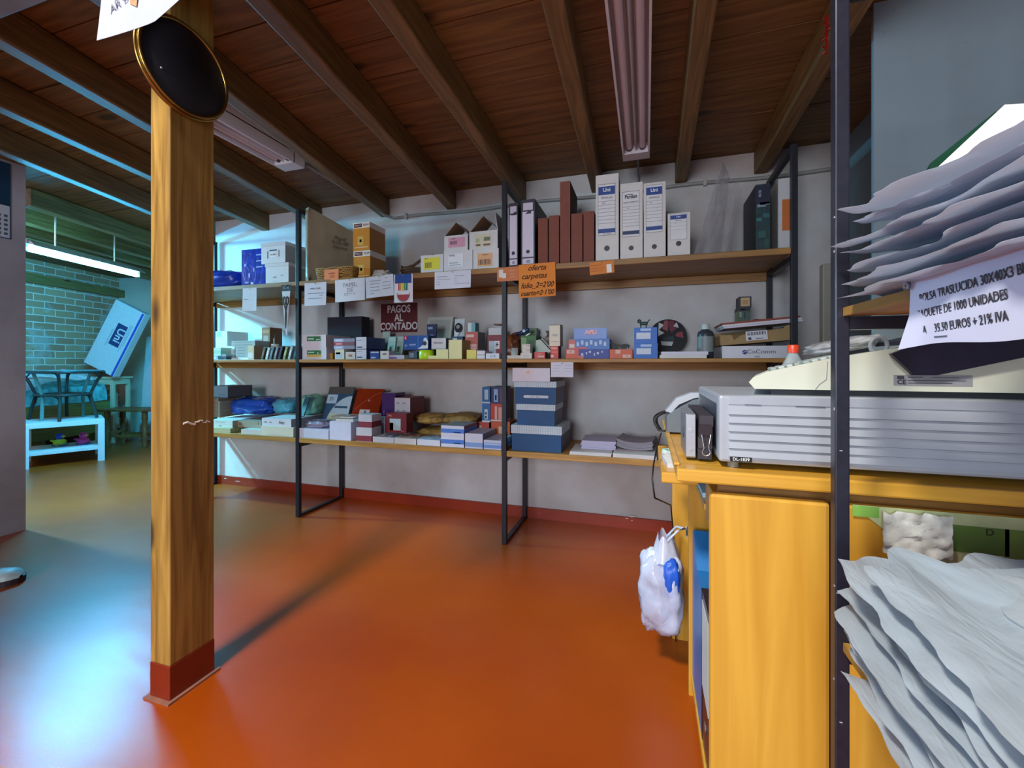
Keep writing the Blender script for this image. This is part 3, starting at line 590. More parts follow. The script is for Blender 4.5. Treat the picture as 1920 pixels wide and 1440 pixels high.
# ---- notes hanging from the top shelf edge
NY = SY - .002
note('paper_note', 'narrow white note with a fold hanging under the blue patterned parcel', 'note', 455, 481, 540, 583, NY, 'cfcfd8', [('lines', [(.1, .52, .4, .02)], '8a8a98')], group='notes on the top shelf edge')
t = note('scissors_pack', 'carded pair of scissors in a tapered pack hanging from the top shelf', 'pack', 527, 546, 534, 546, NY - .004, '26262c', [('txt', '3 - 4', .5, .5, .4, 'c8c8cc')], curl=.0)
zz = atY(537, NY)[1] / F
MB().prism([(-9.5 * zz, -12 * zz), (9.5 * zz, -12 * zz), (5 * zz, -60 * zz), (1.5 * zz, -96 * zz), (-1 * zz, -92 * zz), (-6 * zz, -50 * zz)], 0, .0015, 1).build('card', paint('c6cad2', .4), t)
sc = MB()
for s_ in (-1, 1):
    sc.tube([(s_ * 3.4 * zz + 2.6 * zz * math.cos(a), -.004, -30 * zz + 7.5 * zz * math.sin(a)) for a in [2 * PI * j / 20 for j in range(21)]], 1.1 * zz, 6, caps=False)
    sc.tube([(s_ * 2.5 * zz, -.004, -38 * zz), (0, -.004, -48 * zz), (-s_ * 1.0 * zz, -.004, -62 * zz), (-s_ * .5 * zz, -.004, -82 * zz)], [1.4 * zz, 1.3 * zz, 1.0 * zz, .4 * zz], 6)
sc.build('scissors', paint('2a2a30', .35), t)
note('paper_note', 'white note with three typed lines hanging below the straw basket', 'note', 571, 612, 530, 573, NY, 'd0d0dc', [('txt', 'PAPEL CREPE', .5, .74, .07, '55556a'), ('lines', [(.18, .55, .92, .03), (.7, .45, .85, .025), (.18, .33, .8, .03)], '8c8c9c')], group='notes on the top shelf edge')
note('paper_note', 'white sheet with big outlined hand lettering hanging below the straw basket', 'note', 628, 684, 523, 565, NY, 'd6d8e0', [('txt', 'PAPEL\nDE\nSEDA', .5, .5, .2, '9a9cac', dict(line=.85))], roll=-.03, group='notes on the top shelf edge')
note('paper_note', 'white price list with two columns hanging beside the marker pen pack', 'note', 685, 737, 517, 557, NY, 'd2d3dc', [('lines', [(.16, .8, .55, .03), (.7, .88, .8, .03), (.16, .66, .5, .025), (.62, .68, .9, .025), (.16, .5, .5, .025), (.62, .52, .9, .025), (.16, .34, .5, .025), (.62, .38, .9, .025), (.16, .2, .3, .02)], '8c8c9c')], roll=-.06, group='notes on the top shelf edge')
t = note('marker_pack', 'pack of rainbow marker pens hanging above the dark red cash sign', 'pack', 739, 774, 514, 567, NY - .003, 'dcdde4', [], curl=0)
X0, z0 = atY(739, NY); X1, z1 = atY(774, NY); zz = z0 / F
MB().box(-17 * zz, 17 * zz, -.0035, -.0008, -17 * zz, 0).build('header', paint('26468e', .4), t)
for k, hx in enumerate(('c84a4a', 'e08a3a', 'e6d44a', '6ab04a', '2f8a9a')):
    MB().tube([((-9 + 4 * k) * zz, -.005, -30 * zz), ((-9 + 4 * k) * zz, -.005, -17 * zz)], 1.9 * zz, 8).build('marker', paint(hx, .35), t)
MB().prism([(12 * zz * math.cos(a), -38 * zz + 12 * zz * math.sin(a)) for a in [PI + PI * j / 14 for j in range(15)]], -.002, -.0006, 1).build('red_print', paint('a83a40', .4), t)
MB().tube([(13 * zz * math.cos(a), -.002, -38 * zz + 13 * zz * math.sin(a)) for a in [PI * .9 + PI * 1.2 * j / 18 for j in range(19)]], .5 * zz, 5).build('ring_print', paint('3a4a5a', .4), t)
note('paper_note', 'white note with faint print pinned below the small yellow label box', 'note', 815, 883, 508, 541, NY, 'ced0dc', [('lines', [(.06, .72, .36, .04), (.56, .72, .82, .04), (.06, .56, .44, .03), (.56, .56, .62, .03), (.06, .42, .16, .03), (.56, .42, .62, .03), (.06, .28, .16, .03), (.56, .28, .96, .03)], 'a0a2b0')], group='notes on the top shelf edge')
t = note('price_card', 'orange card crossed by shiny tape on the shelf frame', 'card', 932, 972, 501, 527, SY - .004, 'c9794c', [('lines', [(.6, .75, .85, .05), (.6, .5, .8, .05), (.6, .3, .85, .05)], 'd8a07a')], curl=0, pin=False)
MB().box(-.05, -.025, -.0022, -.0008, -.055, -.012).box(-.03, -.008, -.0028, -.0012, -.06, -.032).build('tape', paint('dcd8d4', .1), t)
note('price_card', 'large orange card with black handwritten offer below the brown files', 'card', 972, 1041, 494, 557, SY - .009, 'e0842a', [('txt', 'oferta', .5, .87, .17, '2a1808', dict(shear=.35, bold=.01)), ('txt', 'carpetas', .42, .63, .17, '2a1808', dict(shear=.35, bold=.01)), ('txt', 'folio_2=2\'00', .5, .35, .17, '2a1808', dict(shear=.35, bold=.01, sx=.85)), ('txt', 'cuarto=2·1\'00', .5, .12, .155, '2a1808', dict(shear=.35, bold=.01, sx=.85))], roll=-.02, pin=False)
note('price_card', 'small orange card with a scrap of tape below the tallest box file', 'card', 1105, 1151, 490, 514, NY, 'd5813a', [('lines', [(.06, .75, .5, .03), (.06, .5, .6, .03), (.06, .3, .5, .03)], 'b8652a'), ('label', .7, .05, .9, .7, 'dcd4cc')], roll=-.05)
# dark red sign on the wall
X0, z0 = atY(714, WY - .006); X1, z1 = atY(782, WY - .006)
zc = (z0 + z1) / 2; W, H = X1 - X0, hz(569, zc) - hz(623, zc)
t = tag(MB().box(-W / 2, W / 2, 0, .004, 0, H).build('cash_sign', paint('561018', .4), loc=((X0 + X1) / 2, WY - .0045, hz(623, zc))), 'dark red sign with white capitals fixed to the wall above the middle shelf', 'sign')
for s_, v in (('PAGOS', .8), ('AL', .5), ('CONTADO', .2)): txt(t, s_, .36 * H, 'd8d2d4', (0, -.0012, v * H), bold=.022, sx=.8)
# ---- middle shelf
def row(px): return atY(px, 2.3)
W_ = 'd8dade'
# bay by the wall end
o = carton('card_box', 'pale green card box lying low by the wall end under taller white boxes', 'box', 393, 414, 652, 2.32, .12, 'M', 'b9cdb8', parts=[('band', 0, .5, 1, .75, '9fc0a8')])
carton('notebook_stack', 'tall block of white packaged paper at the wall end of the middle shelf', 'paper', 404, 426, 621, 2.47, .18, 'M', 'd2e0e0', parts=[('band', .1, .8, .5, .98, '8fb6ae')])
for k in range(6):
    carton('paper_pad', 'white paper pad, ' + ['bottom', 'second', 'third', 'fourth', 'fifth', 'topmost'][k] + ' in the uneven pad stack by the wall end', 'pad', 424 + (k % 2) * 2, 438 + (k % 3), 0, 2.40, .13, zm_ + .001 + .0165 * k, W_, H=.016, group='white paper pads')
for k in range(6):
    top2 = k >= 4
    carton('note_block', 'grey cardboard note block, ' + ['bottom', 'second', 'third', 'fourth', 'second from top', 'topmost'][k] + ' in the stepped stack beside the brush pot', 'note block', 434 if top2 else 442, 478 if top2 else 472, 0, 2.335, .12, zm_ + .016 + .0195 * k, 'a8aaa6', side='8d9090', H=.019, group='grey note blocks',
           parts=[('band', .1, .4, .9 if top2 else .6, .55, '5a6264')])
carton('paper_sheet_box', 'flat white box under the grey note blocks', 'box', 427, 474, 0, 2.325, .14, 'M', 'dfe6e6', H=.0145)
o = carton('card_box', 'small cream and brown card box in front of the brush pot', 'box', 465, 476, 648, 2.285, .1, 'M', 'd8c9a4', side='8f8168', parts=[('band', 0, .1, .8, .5, 'dfe4e4')])
t = thing('brush_pot', 'white dotted brush pot holding a pen, behind the cream card box', 'pot', (row(484)[0], 2.44, zm_ + .001))
MB().lathe([(.026, 0), (.026, .11), (.024, .11), (.024, .004)], n=20).build('cup', paint('dfe6dc', .4), t)
m = MB()
for a in range(5):
    for k in range(4): m.lathe([(.0035, .0), (.001, .0015)], (.0, -.026, .02 + .022 * k), 6, axis=1)
    break
m.build('dots', paint('2b3540', .5), t)
MB().tube([(0, 0, .02), (.004, -.004, .14), (.006, -.006, .185)], [.004, .004, .001], 8).build('pen', paint('1d2a30', .4), t)
MB().tube([(-.008, .004, .02), (-.014, .004, .15)], .003, 8).build('pencil', paint('d8c48a', .5), t)
carton('wood_case', 'brown upright pencil case box with a rounded window behind the leaning booklets', 'case', 491, 506, 614, 2.46, .11, 'M', '8a5c34', side='6a4626', parts=[('band', .2, .3, .8, .75, 'a89a90'), ('band', .1, .82, .9, .93, 'b9884a')])
bk = [(488, 'brown spine', '6a5548', .085), (496, 'pale mint', 'b8d4d2', .082), (503, 'slate grey', '62707a', .088), (511, 'grey', '787c82', .086), (519, 'dark plum', '3c2440', .092), (528, 'green and cream landscape', '8a9a6a', .088), (537, 'light grey', 'a8b4b8', .092), (546, 'dark teal', '35525c', .08)]
for k, (px, nm, hx, hh) in enumerate(bk):
    x0 = atY(px, 2.29)[0]
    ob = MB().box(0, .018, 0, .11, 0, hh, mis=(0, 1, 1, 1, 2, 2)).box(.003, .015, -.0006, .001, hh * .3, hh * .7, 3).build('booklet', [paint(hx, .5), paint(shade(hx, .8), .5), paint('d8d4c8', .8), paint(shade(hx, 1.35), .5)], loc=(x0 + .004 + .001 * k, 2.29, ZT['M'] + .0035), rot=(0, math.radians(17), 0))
    tag(ob, 'small leaning booklet with a %s cover%s' % (nm, '' if k else ' at the open end of the row'), 'booklet', 'leaning booklets')
carton('blue_packet', 'small blue and white packet lying at the wall end', 'packet', 393, 409, 667, 2.275, .04, 'M', '7ab4cc', parts=[('band', .3, .2, .8, .8, 'd8e4e8')])
carton('ink_bottle_box', 'dark little box with pale top between white packets', 'box', 416, 424, 664, 2.285, .05, 'M', '3c5060', parts=[('band', 0, .6, 1, 1, '8fa4ac')])
# middle bay
GL = lambda extra=[]: ('label', .2, .5, .78, .88, '2f7a4c', [('b', .24, .62, .5, .74, 'b8d8c4'), ('b', .6, .56, .66, .66, 'd8e8dc'), ('b', .69, .56, .74, .66, 'd8e8dc')] + extra)
b = carton('paper_box', 'lower white box with green and yellow label beside the shelf frame', 'box', 567, 612, 651, 2.285, .24, 'M', 'dad6e0', side='b8b0b8', parts=[('label', .2, .4, .78, .74, '2f7a4c', [('b', .24, .52, .5, .62, 'b8d8c4'), ('b', .62, .45, .68, .56, 'd8e8dc'), ('b', .2, .2, .78, .38, 'd8b84a')])], group='white boxes with green labels')
carton('paper_box', 'upper white box with green label beside the shelf frame', 'box', 567, 611, 628, 2.285, .24, b, 'dad6e0', side='b8b0b8', parts=[GL()], group='white boxes with green labels')
carton('bag_case', 'dark purple padded case standing behind the green label boxes', 'case', 614, 678, 594, 2.55, .09, 'M', '1f1b2b', side='1a1724', rough=.8)
carton('amber_jar_box', 'amber box squeezed in beside the green label boxes', 'box', 614, 624, 662, 2.32, .06, 'M', 'b8862c', side='93681e')
b1 = carton('sharpener_box', 'upright cream box with a pale blue print under three flat tins', 'box', 628, 645, 655, 2.285, .09, 'M', 'd8dcc8', parts=[('band', .1, .1, .8, .7, 'b4cce0'), ('band', .1, .5, .6, .85, 'e0dc9a')])
b2 = carton('eraser_box', 'square cream box with a brown stamp mark under three flat tins', 'box', 648, 666, 660, 2.285, .09, 'M', 'cfc8c0', side='b0a8a0', parts=[('band', .3, .35, .7, .65, '9a7050')])
zz0 = TOP[b1.name] + .0006
for k, (hx, nm, prm) in enumerate((('a8bcdc', 'lowest', 'd6dcea'), ('b03040', 'middle red', 'e0b0b4'), ('a8c0e4', 'topmost', 'd6dcea'))):
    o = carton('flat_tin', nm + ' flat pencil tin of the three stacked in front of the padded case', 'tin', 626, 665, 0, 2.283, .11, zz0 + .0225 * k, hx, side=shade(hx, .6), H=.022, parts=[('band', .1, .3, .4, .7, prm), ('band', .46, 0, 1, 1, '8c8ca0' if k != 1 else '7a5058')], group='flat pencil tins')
for k in range(2):
    carton('toner_box', ('lower', 'upper')[k] + ' white fronted blue box of the pair before the mint packs', 'box', 667, 687, (654, 632)[k], 2.28, .20, ('M', zm_ + .0605)[k], 'd6d6e2', side='3a4a86', top='8c8ca0', parts=[('band', .12, .14, .6, .24, '3c3c50'), ('band', 0, 0, .03, 1, '2a3a7a'), ('band', .1, .7, .6, .74, '9a9ab0')], group='white fronted blue boxes')
carton('glue_box', 'low blue box with white top print between white boxes', 'box', 694, 711, 659, 2.275, .08, 'M', '24418c', parts=[('band', .05, .8, .95, .98, 'b8c4dc'), ('band', .1, .1, .6, .3, 'a8b4dc')])
carton('card_box', 'small cream box with black lettering beside the low blue box', 'box', 713, 729, 658, 2.275, .08, 'M', 'd8d6d2', parts=[('txt', 'NAP', .5, .62, .2, '2a2a2a', dict(bold=.02))])
carton('lilac_box', 'flat lilac and white box lying before the mint packs', 'box', 730, 758, 666, 2.28, .07, 'M', 'c4bcd4', parts=[('band', 0, .1, .5, .5, '6a5a9c')])
for k, (a, c, yt, Y) in enumerate(((713, 727, 622, 2.60), (724, 738, 632, 2.50), (738, 753, 632, 2.52))):
    lean('clip_pack', ('mint blister pack leaning on the wall under the dark red sign', 'mint blister pack leaning behind the lilac box', 'mint blister pack leaning beside the big blue box')[k], 'pack', a, c, yt, Y, Y + .03, 'M', .012, 'a9c6bc', [('band', .2, .1, .8, .6, '7fa898'), ('band', .3, .3, .6, .55, '3f564e'), ('band', .1, .8, .9, .95, 'bcd2c8')], group='mint blister packs')
carton('dark_case_box', 'small dark grey box under the end of the big blue box', 'box', 766, 782, 659, 2.33, .06, 'M', '4a5468', parts=[('band', .1, .2, .6, .8, '8a94a8')])
t = tag(MB().lathe([(.042, 0), (.045, .004), (.045, .05), (.040, .054), (.014, .054)], n=28).build('tape_roll', paint('b6dc1e', .35), loc=(row(796)[0], 2.325, ZT['M'])), 'neon yellow round tub under the big blue box', 'tub')
zz0 = ZT['M'] + .055
BB = carton('correction_tape_box', 'big blue display box printed with a white correction tape, on the neon tub', 'box', 757, 803, 629, 2.285, .11, zz0, '1c4a94', side='143a7c', parts=[('label', .03, .7, .14, .96, 'c8305a', [('b', .06, .76, .09, .92, 'e8dce4')]), ('txt', '24', .1, .3, .16, 'c4d4ec'), ('band', .22, .36, .5, .4, 'a8c0e4'), ('band', .22, .26, .48, .3, '7a9cd0'), ('band', .56, 0, .62, 1, '2a62b0')])
q = .0; Wb = atY(803, 2.285)[0] - atY(757, 2.285)[0]; Hb = .083
MB().prism([(.08 * Wb, .06 * Hb), (.3 * Wb, .35 * Hb), (.32 * Wb, .8 * Hb), (.42 * Wb, .88 * Hb), (.49 * Wb, .6 * Hb), (.49 * Wb, .1 * Hb)], -.0016, -.0008, 1).build('tape_print', paint('ccd4dc', .5), BB)
MB().lathe([(.013, -.0022), (.013, -.0017), (.006, -.0018)], (.36 * Wb, 0, .45 * Hb), 18, axis=1).build('reel_print', paint('20242c', .5), BB)
lean('tray', 'grey plastic letter tray leaning on the wall behind the dark blue card', 'tray', 792, 840, 596, 2.56, 2.64, 'M', .02, 'b4b8b2', [('band', .08, .08, .92, .92, 'a2a8a4')])
lean('card_pack', 'dark navy card with a pale figure rising behind the big blue box', 'card', 798, 816, 608, 2.45, 2.47, 'M', .01, '20264e', [('band', .4, .2, .7, .7, '6a7aa4'), ('band', .1, .85, .6, .92, '8a94c0')])
b = carton('lettered_box', 'white box with dark spaced capitals above the yellow sticky notes', 'box', 809, 836, 634, 2.30, .09, zm_ + .058, 'ccd2da', side='5a5a68', parts=[('txt', 'IMONO', .48, .55, .2, '3a4a60', dict(sx=.95)), ('band', 0, .05, 1, .1, '9aa4b4')])
carton('sticky_note_block', 'lowest flat block of pale yellow sticky notes beside the neon tub', 'sticky notes', 803, 818, 667, 2.275, .07, 'M', 'dfdc9c', group='yellow sticky notes')
carton('sticky_note_block', 'medium block of pale yellow sticky notes under the white lettered box', 'sticky notes', 818, 840, 655, 2.275, .08, 'M', 'dedba0', group='yellow sticky notes', H=.0555)
o = carton('sticky_note_block', 'tall block of pale yellow notes with a spiral bound edge', 'sticky notes', 841, 866, 637, 2.275, .12, 'M', 'dfdba2', side='a89a5a', group='yellow sticky notes')
m = MB(); Wn = atY(866, 2.275)[0] - atY(841, 2.275)[0]
for k in range(9): m.tube([(-Wn / 2 + .002, -.001, .01 + .0115 * k), (-Wn / 2 - .003, -.004, .012 + .0115 * k), (-Wn / 2 + .006, -.002, .013 + .0115 * k)], .0012, 5)
m.build('spiral', paint('6a6a60', .3, .8), o)
t = lean('blister_card', 'correction tape on a tapered white blister card standing behind the spiral notes', 'card', 849, 868, 598, 2.44, 2.47, 'M', .006, 'b9c4c8', [])
MB().prism([(.030 * math.cos(a) * .8, .192 + .03 * math.sin(a)) for a in [PI * 2 * k / 20 for k in range(20)]], -.018, 0, 1).build('tape_body', paint('26262e', .3), t)
MB().lathe([(.012, -.022), (.012, -.018), (.004, -.021)], (0, 0, .197), 16, axis=1).build('reel', paint('8a9298', .3), t)
MB().prism([(-.02, .175), (.014, .172), (-.016, .12)], -.014, 0, 1).build('tip', paint('d4dade', .3), t)
carton('blue_ink_box', 'slim dark blue box behind the spiral bound notes', 'box', 846, 868, 631, 2.40, .035, 'M', '1c3a5c', parts=[('band', .1, .85, .5, .93, 'b8c4d0')])
b = carton('staple_box', 'salmon red box with pale print behind the yellow label blocks', 'box', 872, 896, 622, 2.40, .12, 'M', 'b8584c', side='6c5a60', top='8a4a44', parts=[('band', .1, .8, .7, .9, 'd8b0a8'), ('band', .4, .42, .9, .55, 'd8a8a0'), ('band', .05, .36, .9, .4, 'd4c8c4'), ('band', .05, .42, .35, .7, 'c8786c')])
carton('clip_box', 'small teal and white box on the salmon red box', 'box', 877, 891, 605, 2.41, .06, b, '6aa4b0', side='3f7a88', parts=[('band', 0, 0, .5, 1, 'c8d4d6')])
carton('sticky_note_block', 'bright yellow label block beside the spiral bound notes', 'sticky notes', 875, 893, 656, 2.275, .07, 'M', 'dcd068', group='yellow sticky notes')
for k in range(2): carton('label_block', ('lower', 'upper')[k] + ' white label block beside the bright yellow one', 'label block', 894, 909, 0, 2.275, .07, zm_ + .001 + .024 * k, 'd8d8de', H=.0235, parts=[('band', 0, .85, 1, .95, '3c4a6a')], group='white label blocks')
carton('card_box', 'flat white box with a blue outlined window near the shelf frame', 'box', 911, 936, 664, 2.272, .09, 'M', 'd6d9e2', parts=[('label', .35, .35, .7, .75, '7a94c0', [('b', .4, .45, .65, .65, 'd6d9e2')])], H=.03)
b = carton('blister_box', 'dark red box with a bird like white print near the shelf frame', 'box', 914, 941, 628, 2.40, .1, 'M', '7c2430', side='5a1a24', top='4a1a20', parts=[('band', .1, .2, .6, .75, 'a8b8c4'), ('label', .5, .42, .85, .75, 'd8d0d0', [('b', .58, .5, .62, .68, '20202a'), ('b', .66, .52, .7, .7, '20202a'), ('b', .6, .58, .78, .62, '20202a')]), ('band', 0, .02, 1, .1, '3c1018')])
carton('white_flap', 'plain white box behind the dark red box near the shelf frame', 'box', 916, 940, 615, 2.52, .1, 'M', 'cfd2d6')
carton('red_case', 'small dark red case on the plain white box', 'case', 925, 941, 607, 2.53, .07, zm_ + .213, '6a2018', rough=.3)
# bay beside the counter
t = bag('sweet_packet', 'brown clear packet of bits beside the shelf frame on the middle shelf', 'packet', 952, 976, 627, 2.42, .12, 'M', paint('8a5034', .3, var=.5, scale=20, bump=.4), 21, .2)
carton('green_box', 'green box with a dark oval print behind the white eraser boxes', 'box', 977, 1005, 629, 2.44, .14, 'M', '2f6a2a', side='23501e', top='38783a', parts=[('band', .0, .1, .35, .9, '7aa06a'), ('band', .5, .3, .9, .8, '1c4a1c')])
carton('green_box', 'flat grey green carton standing against the wall behind the staplers', 'box', 983, 1006, 615, 2.61, .05, 'M', '5c7a5c')
t = thing('stapler', 'blue topped stapler perched on the green box', 'stapler', (atY(985, 2.50)[0], 2.50, zm_ + .1305), math.radians(8), rot=(0, -math.radians(26), 0))
MB().rbox(-.035, .045, -.014, .014, .022, .048, .010).build('handle', paint('1c3a6c', .25), t)
MB().rbox(-.04, .04, -.012, .012, 0, .012, .004).build('base', paint('b0b4b8', .3, .6), t)
MB().lathe([(.009, -.0165), (.009, -.0145), (.001, -.017)], (.012, 0, .036), 14, axis=1).build('badge', paint('d0d8e0', .4), t)
t = thing('stapler', 'dark red stapler leaning beside the blue topped one', 'stapler', (atY(968, 2.51)[0], 2.52, zm_ + .128), 0, rot=(0, -math.radians(14), 0))
MB().rbox(-.025, .025, -.013, .013, .016, .036, .008).build('handle', paint('6c2018', .3), t)
MB().rbox(-.03, .025, -.012, .012, 0, .011, .004).build('base', paint('5a2a24', .3), t)
ob = MB().lathe([(.020, 0), (.020, .042), (.0185, .042), (.0185, .002)], n=24).build('glass_jar', film('d8dcd8', .35, .05), loc=(atY(964, 2.31)[0], 2.32, ZT['M'] + .0185)); tag(ob, 'tiny clear jar on the flat pinkish box', 'jar')
carton('flat_box', 'flat pinkish white box beside the shelf frame', 'box', 949, 976, 0, 2.272, .1, 'M', 'cfc4c0', H=.018)
b = carton('eraser_box', 'lowest white eraser box of the small stack before the green box', 'box', 976, 997, 0, 2.272, .06, 'M', 'd4d2cc', H=.031, parts=[('band', .3, .5, .8, .56, '9a9a9a')], group='white eraser boxes')
for k in range(2): b = carton('eraser_box', ('middle', 'topmost')[k] + ' white eraser box of the small stack before the green box', 'box', 979, 994, 0, 2.276, .05, b, 'd4d2cc', H=.0235, parts=[('band', .5, .55, .95, .7, '8a8a88')], group='white eraser boxes')
carton('red_box', 'small red box with white lettering between white boxes', 'box', 1002, 1022, 660, 2.275, .07, 'M', 'c84440', side='8a2c2c', parts=[('txt', 'office', .5, .72, .2, 'e8d4d0'), ('band', .3, .2, .9, .45, 'dca8a0')])
x0, z0 = atY(1018, 2.40)
MBt = MB().prism([(-.045, 0), (.04, 0), (.045, .01), (-.015, .075), (-.04, .07)], 0, .05, 1)
o = MBt.build('tape_dispenser', paint('b4b8ac', .45), loc=(x0, 2.40, ZT['M'] + .036)); tag(o, 'pale wedge shaped tape dispenser tilted behind the small red box', 'tape dispenser')
MB().prism([(-.012, .079), (.048, .014), (.052, .02), (-.006, .084)], .006, .044, 1).build('lid', paint('8c857c', .4), o)
o = MB().box(-.04, .04, .0, .06, 0, .035).build('card_box', paint('7a6a5c', .6), loc=(x0, 2.395, ZT['M'])); tag(o, 'low brown box carrying the wedge shaped dispenser', 'box')
t = thing('spool', 'grey brown thread spool behind the tall cream box', 'spool', (atY(1028, 2.56)[0], 2.56, zm_ + .131))
MB().lathe([(.016, 0), (.016, .006), (.009, .01), (.009, .030), (.016, .034), (.016, .04)], n=18).build('reel', paint('6a5c50', .6), t)
o = MB().box(-.03, .03, -.03, .03, 0, .13).build('card_box', paint('8a8478', .6), loc=(atY(1028, 2.56)[0], 2.56, ZT['M'])); tag(o, 'plain grey box standing under the thread spool', 'box')
b = carton('red_box', 'red and purple box holding up the tall cream box', 'box', 1032, 1047, 649, 2.28, .08, 'M', 'cc4038', side='3c2a58', parts=[('band', .1, .75, .8, .9, 'dca098'), ('band', .05, .1, .4, .3, 'e0c0b8'), ('band', .2, .45, .9, .6, 'd8685c')])
o = carton('cream_box', 'tall cream box with open top standing on the red and purple box', 'box', 1030, 1050, 610, 2.277, .085, b, 'd8d0bc', side='a89c88', parts=[('band', .15, .2, .9, .22, 'b84438'), ('txt', 'HB2', .5, .52, .12, '9aa8ac')])
MB().box(-.03, .035, .0, .06, .112, .1135).build('flap', paint('8a7864', .8), o)
b = carton('display_box', 'lower blue and orange glue display box with cartoon shapes', 'box', 1061, 1142, 657, 2.28, .15, 'M', '2a3c94', side='1c2a6a', parts=[('band', 0, 0, .3, 1, 'd0563c'), ('band', .3, 0, .42, .3, 'c86a58'), ('label', .03, .55, .2, .92, 'd8c0bc', [('txt', 'APLI', .11, .73, .16, 'b8382c')])] + [('band', .36 + .09 * k + .02 * (k % 2), .3 + .16 * (k % 3), .41 + .09 * k, .58 + .12 * (k % 3), 'b8c4dc') for k in range(6)], H=.0485)
b2 = carton('display_box', 'upper blue display box with cartoon shapes and a raised header card', 'box', 1066, 1143, 641, 2.285, .14, b, '4a7ac0', side='2c4a8a', parts=[('band', 0, 0, .16, .95, 'c86a60'), ('label', .02, .15, .15, .5, 'd8c8c4', []), ('band', .16, 0, .45, .2, 'c85a6a')] + [('band', .2 + .11 * k, .3 + .15 * (k % 2), .26 + .11 * k, .7 + .15 * (k % 2), 'b4c8e4') for k in range(7)], H=.0545)
Wd = atY(1143, 2.285)[0] - atY(1066, 2.285)[0]
hd = MB().box(-.38 * Wd, .42 * Wd, .02, .023, .054, .112).build('header_card', paint('5a84d0', .4), b2)
MB().box(-.08 * Wd, .16 * Wd, .0185, .0195, .078, .104).build('brand_patch', paint('c05a78', .4), hd); txt(hd, 'APLI', .03, 'e8e4ec', (.04 * Wd, .0178, .091), bold=.02, sx=1.1)
b = carton('orange_box', 'orange box with a white corner label beside the glue displays', 'box', 1143, 1186, 655, 2.28, .12, 'M', 'cf5c34', side='3a2a34', top='2a2228', parts=[('label', .26, .52, .48, .95, 'dcb09c', []), ('label', .58, .08, .92, .42, 'dcb8a4', [('txt', '100', .75, .25, .14, 'b8502c')])])
t = thing('sunglasses', 'black sunglasses lying on the orange box', 'glasses', (atY(1161, 2.33)[0], 2.33, TOP[b.name] + .001))
for s_ in (-1, 1):
    MB().prism([(s_ * .006, .012), (s_ * .010, .026), (s_ * .042, .03), (s_ * .046, .018), (s_ * .036, .004), (s_ * .016, .003)], 0, .004, 1).build('lens', paint('101418', .55), t)
    MB().tube([(s_ * .045, 0, .022), (s_ * .05, .02, .022), (s_ * .044, .09, .012)], .0028, 6).build('temple_arm', paint('14161a', .3), t)
MB().tube([(-.008, 0, .02), (0, -.001, .024), (.008, 0, .02)], .0028, 6).build('bridge', paint('14161a', .3), t)
for k in range(2):
    o = carton('blue_box', ('lower', 'upper')[k] + ' bright blue box with white label in the stacked pair', 'box', 1189, 1233 - k, (644, 614)[k], 2.28, .11, 'M' if k == 0 else b, '2468c4', side='1a4c98', top='1c3f7c', group='bright blue boxes', parts=[('label', .1, .28, .72, .68, 'c8d4e4', []), ('label', .28, .78, .74, .94, 'a8c4ea', [])])
    b = o
# patterned disc
xc, zc = atY(1252, 2.62); rz_ = 34 * zc / F
t = thing('patterned_disc', 'dark round disc with angular pink and white shapes leaning on the wall', 'disc', (xc, 2.58, ZT['M'] + .03), rot=(-math.radians(14), 0, 0))
Rd = rz_ * .98
MB().lathe([(Rd, 0), (Rd, .006), (.001, .007)][::1], (0, 0, Rd), 40, axis=1).build('disc', paint('15181e', .4), t)
m = MB(); rr = random.Random(5)
shp = [('6a2a38', [(-.01, .09), (.02, .02), (.05, .05), (.03, .1)]), ('8a3a48', [(.04, .0), (.085, -.012), (.08, .028), (.05, .02)]), ('c4c8c8', [(-.05, .085), (-.02, .07), (-.05, .04), (-.02, .02), (-.055, .0)]), ('c4c8c8', [(-.04, -.03), (.03, -.035), (.02, -.06), (-.035, -.055)]), ('b8bcc4', [(.03, .06), (.05, .085), (.06, .05)]), ('233a44', [(-.03, -.01), (.03, .0), (.035, -.03), (-.03, -.028)]), ('7a3240', [(-.06, -.02), (-.04, -.06), (-.065, -.05)]), ('8c4a54', [(-.02, .095), (.0, .098), (.0, .03), (-.03, .045)])]
mats = []
for k, (hx, pl) in enumerate(shp):
    mats.append(paint(hx, .5)); m.prism([(p * Rd / .105, q * Rd / .105 + Rd) for p, q in pl], -.0012 - .0004 * k, -.0002, 1, k)
m.build('pattern', mats, t)
o = MB().box(-.10, .10, -.0, .06, 0, .03).build('card_box', paint('4a4448', .6), loc=(xc, 2.57, ZT['M'])); tag(o, 'low dark box at the foot of the patterned disc', 'box')
t = thing('toy_dog', 'tiny dark green toy animal standing on the bright blue boxes', 'toy', (atY(1207, 2.36)[0], 2.345, TOP[b.name] + .0006))
m = MB(); m.rbox(-.02, .02, -.008, .008, .016, .034, .006)
for a in (-.015, .012):
    m.rbox(a - .003, a + .004, -.007, .007, 0, .02, .002)
m.rbox(-.032, -.012, -.007, .007, .028, .046, .005).prism([(-.026, .044), (-.022, .054), (-.018, .044)], -.003, .003, 1).tube([(.018, 0, .03), (.03, 0, .045)], .003, 6)
m.build('body', paint('1f3a38', .5), t)
for k in range(2):
    carton('paper_stack', ('bottom', 'top')[k] + ' white ream of sheets lying before the patterned disc', 'paper', (1237, 1240)[k], (1325, 1328)[k], 0, 2.275 + .004 * k, .21, zm_ + .001 + .0165 * k, ('d4d0cc', 'cfcfe0')[k], H=.016, group='white reams on the middle shelf')
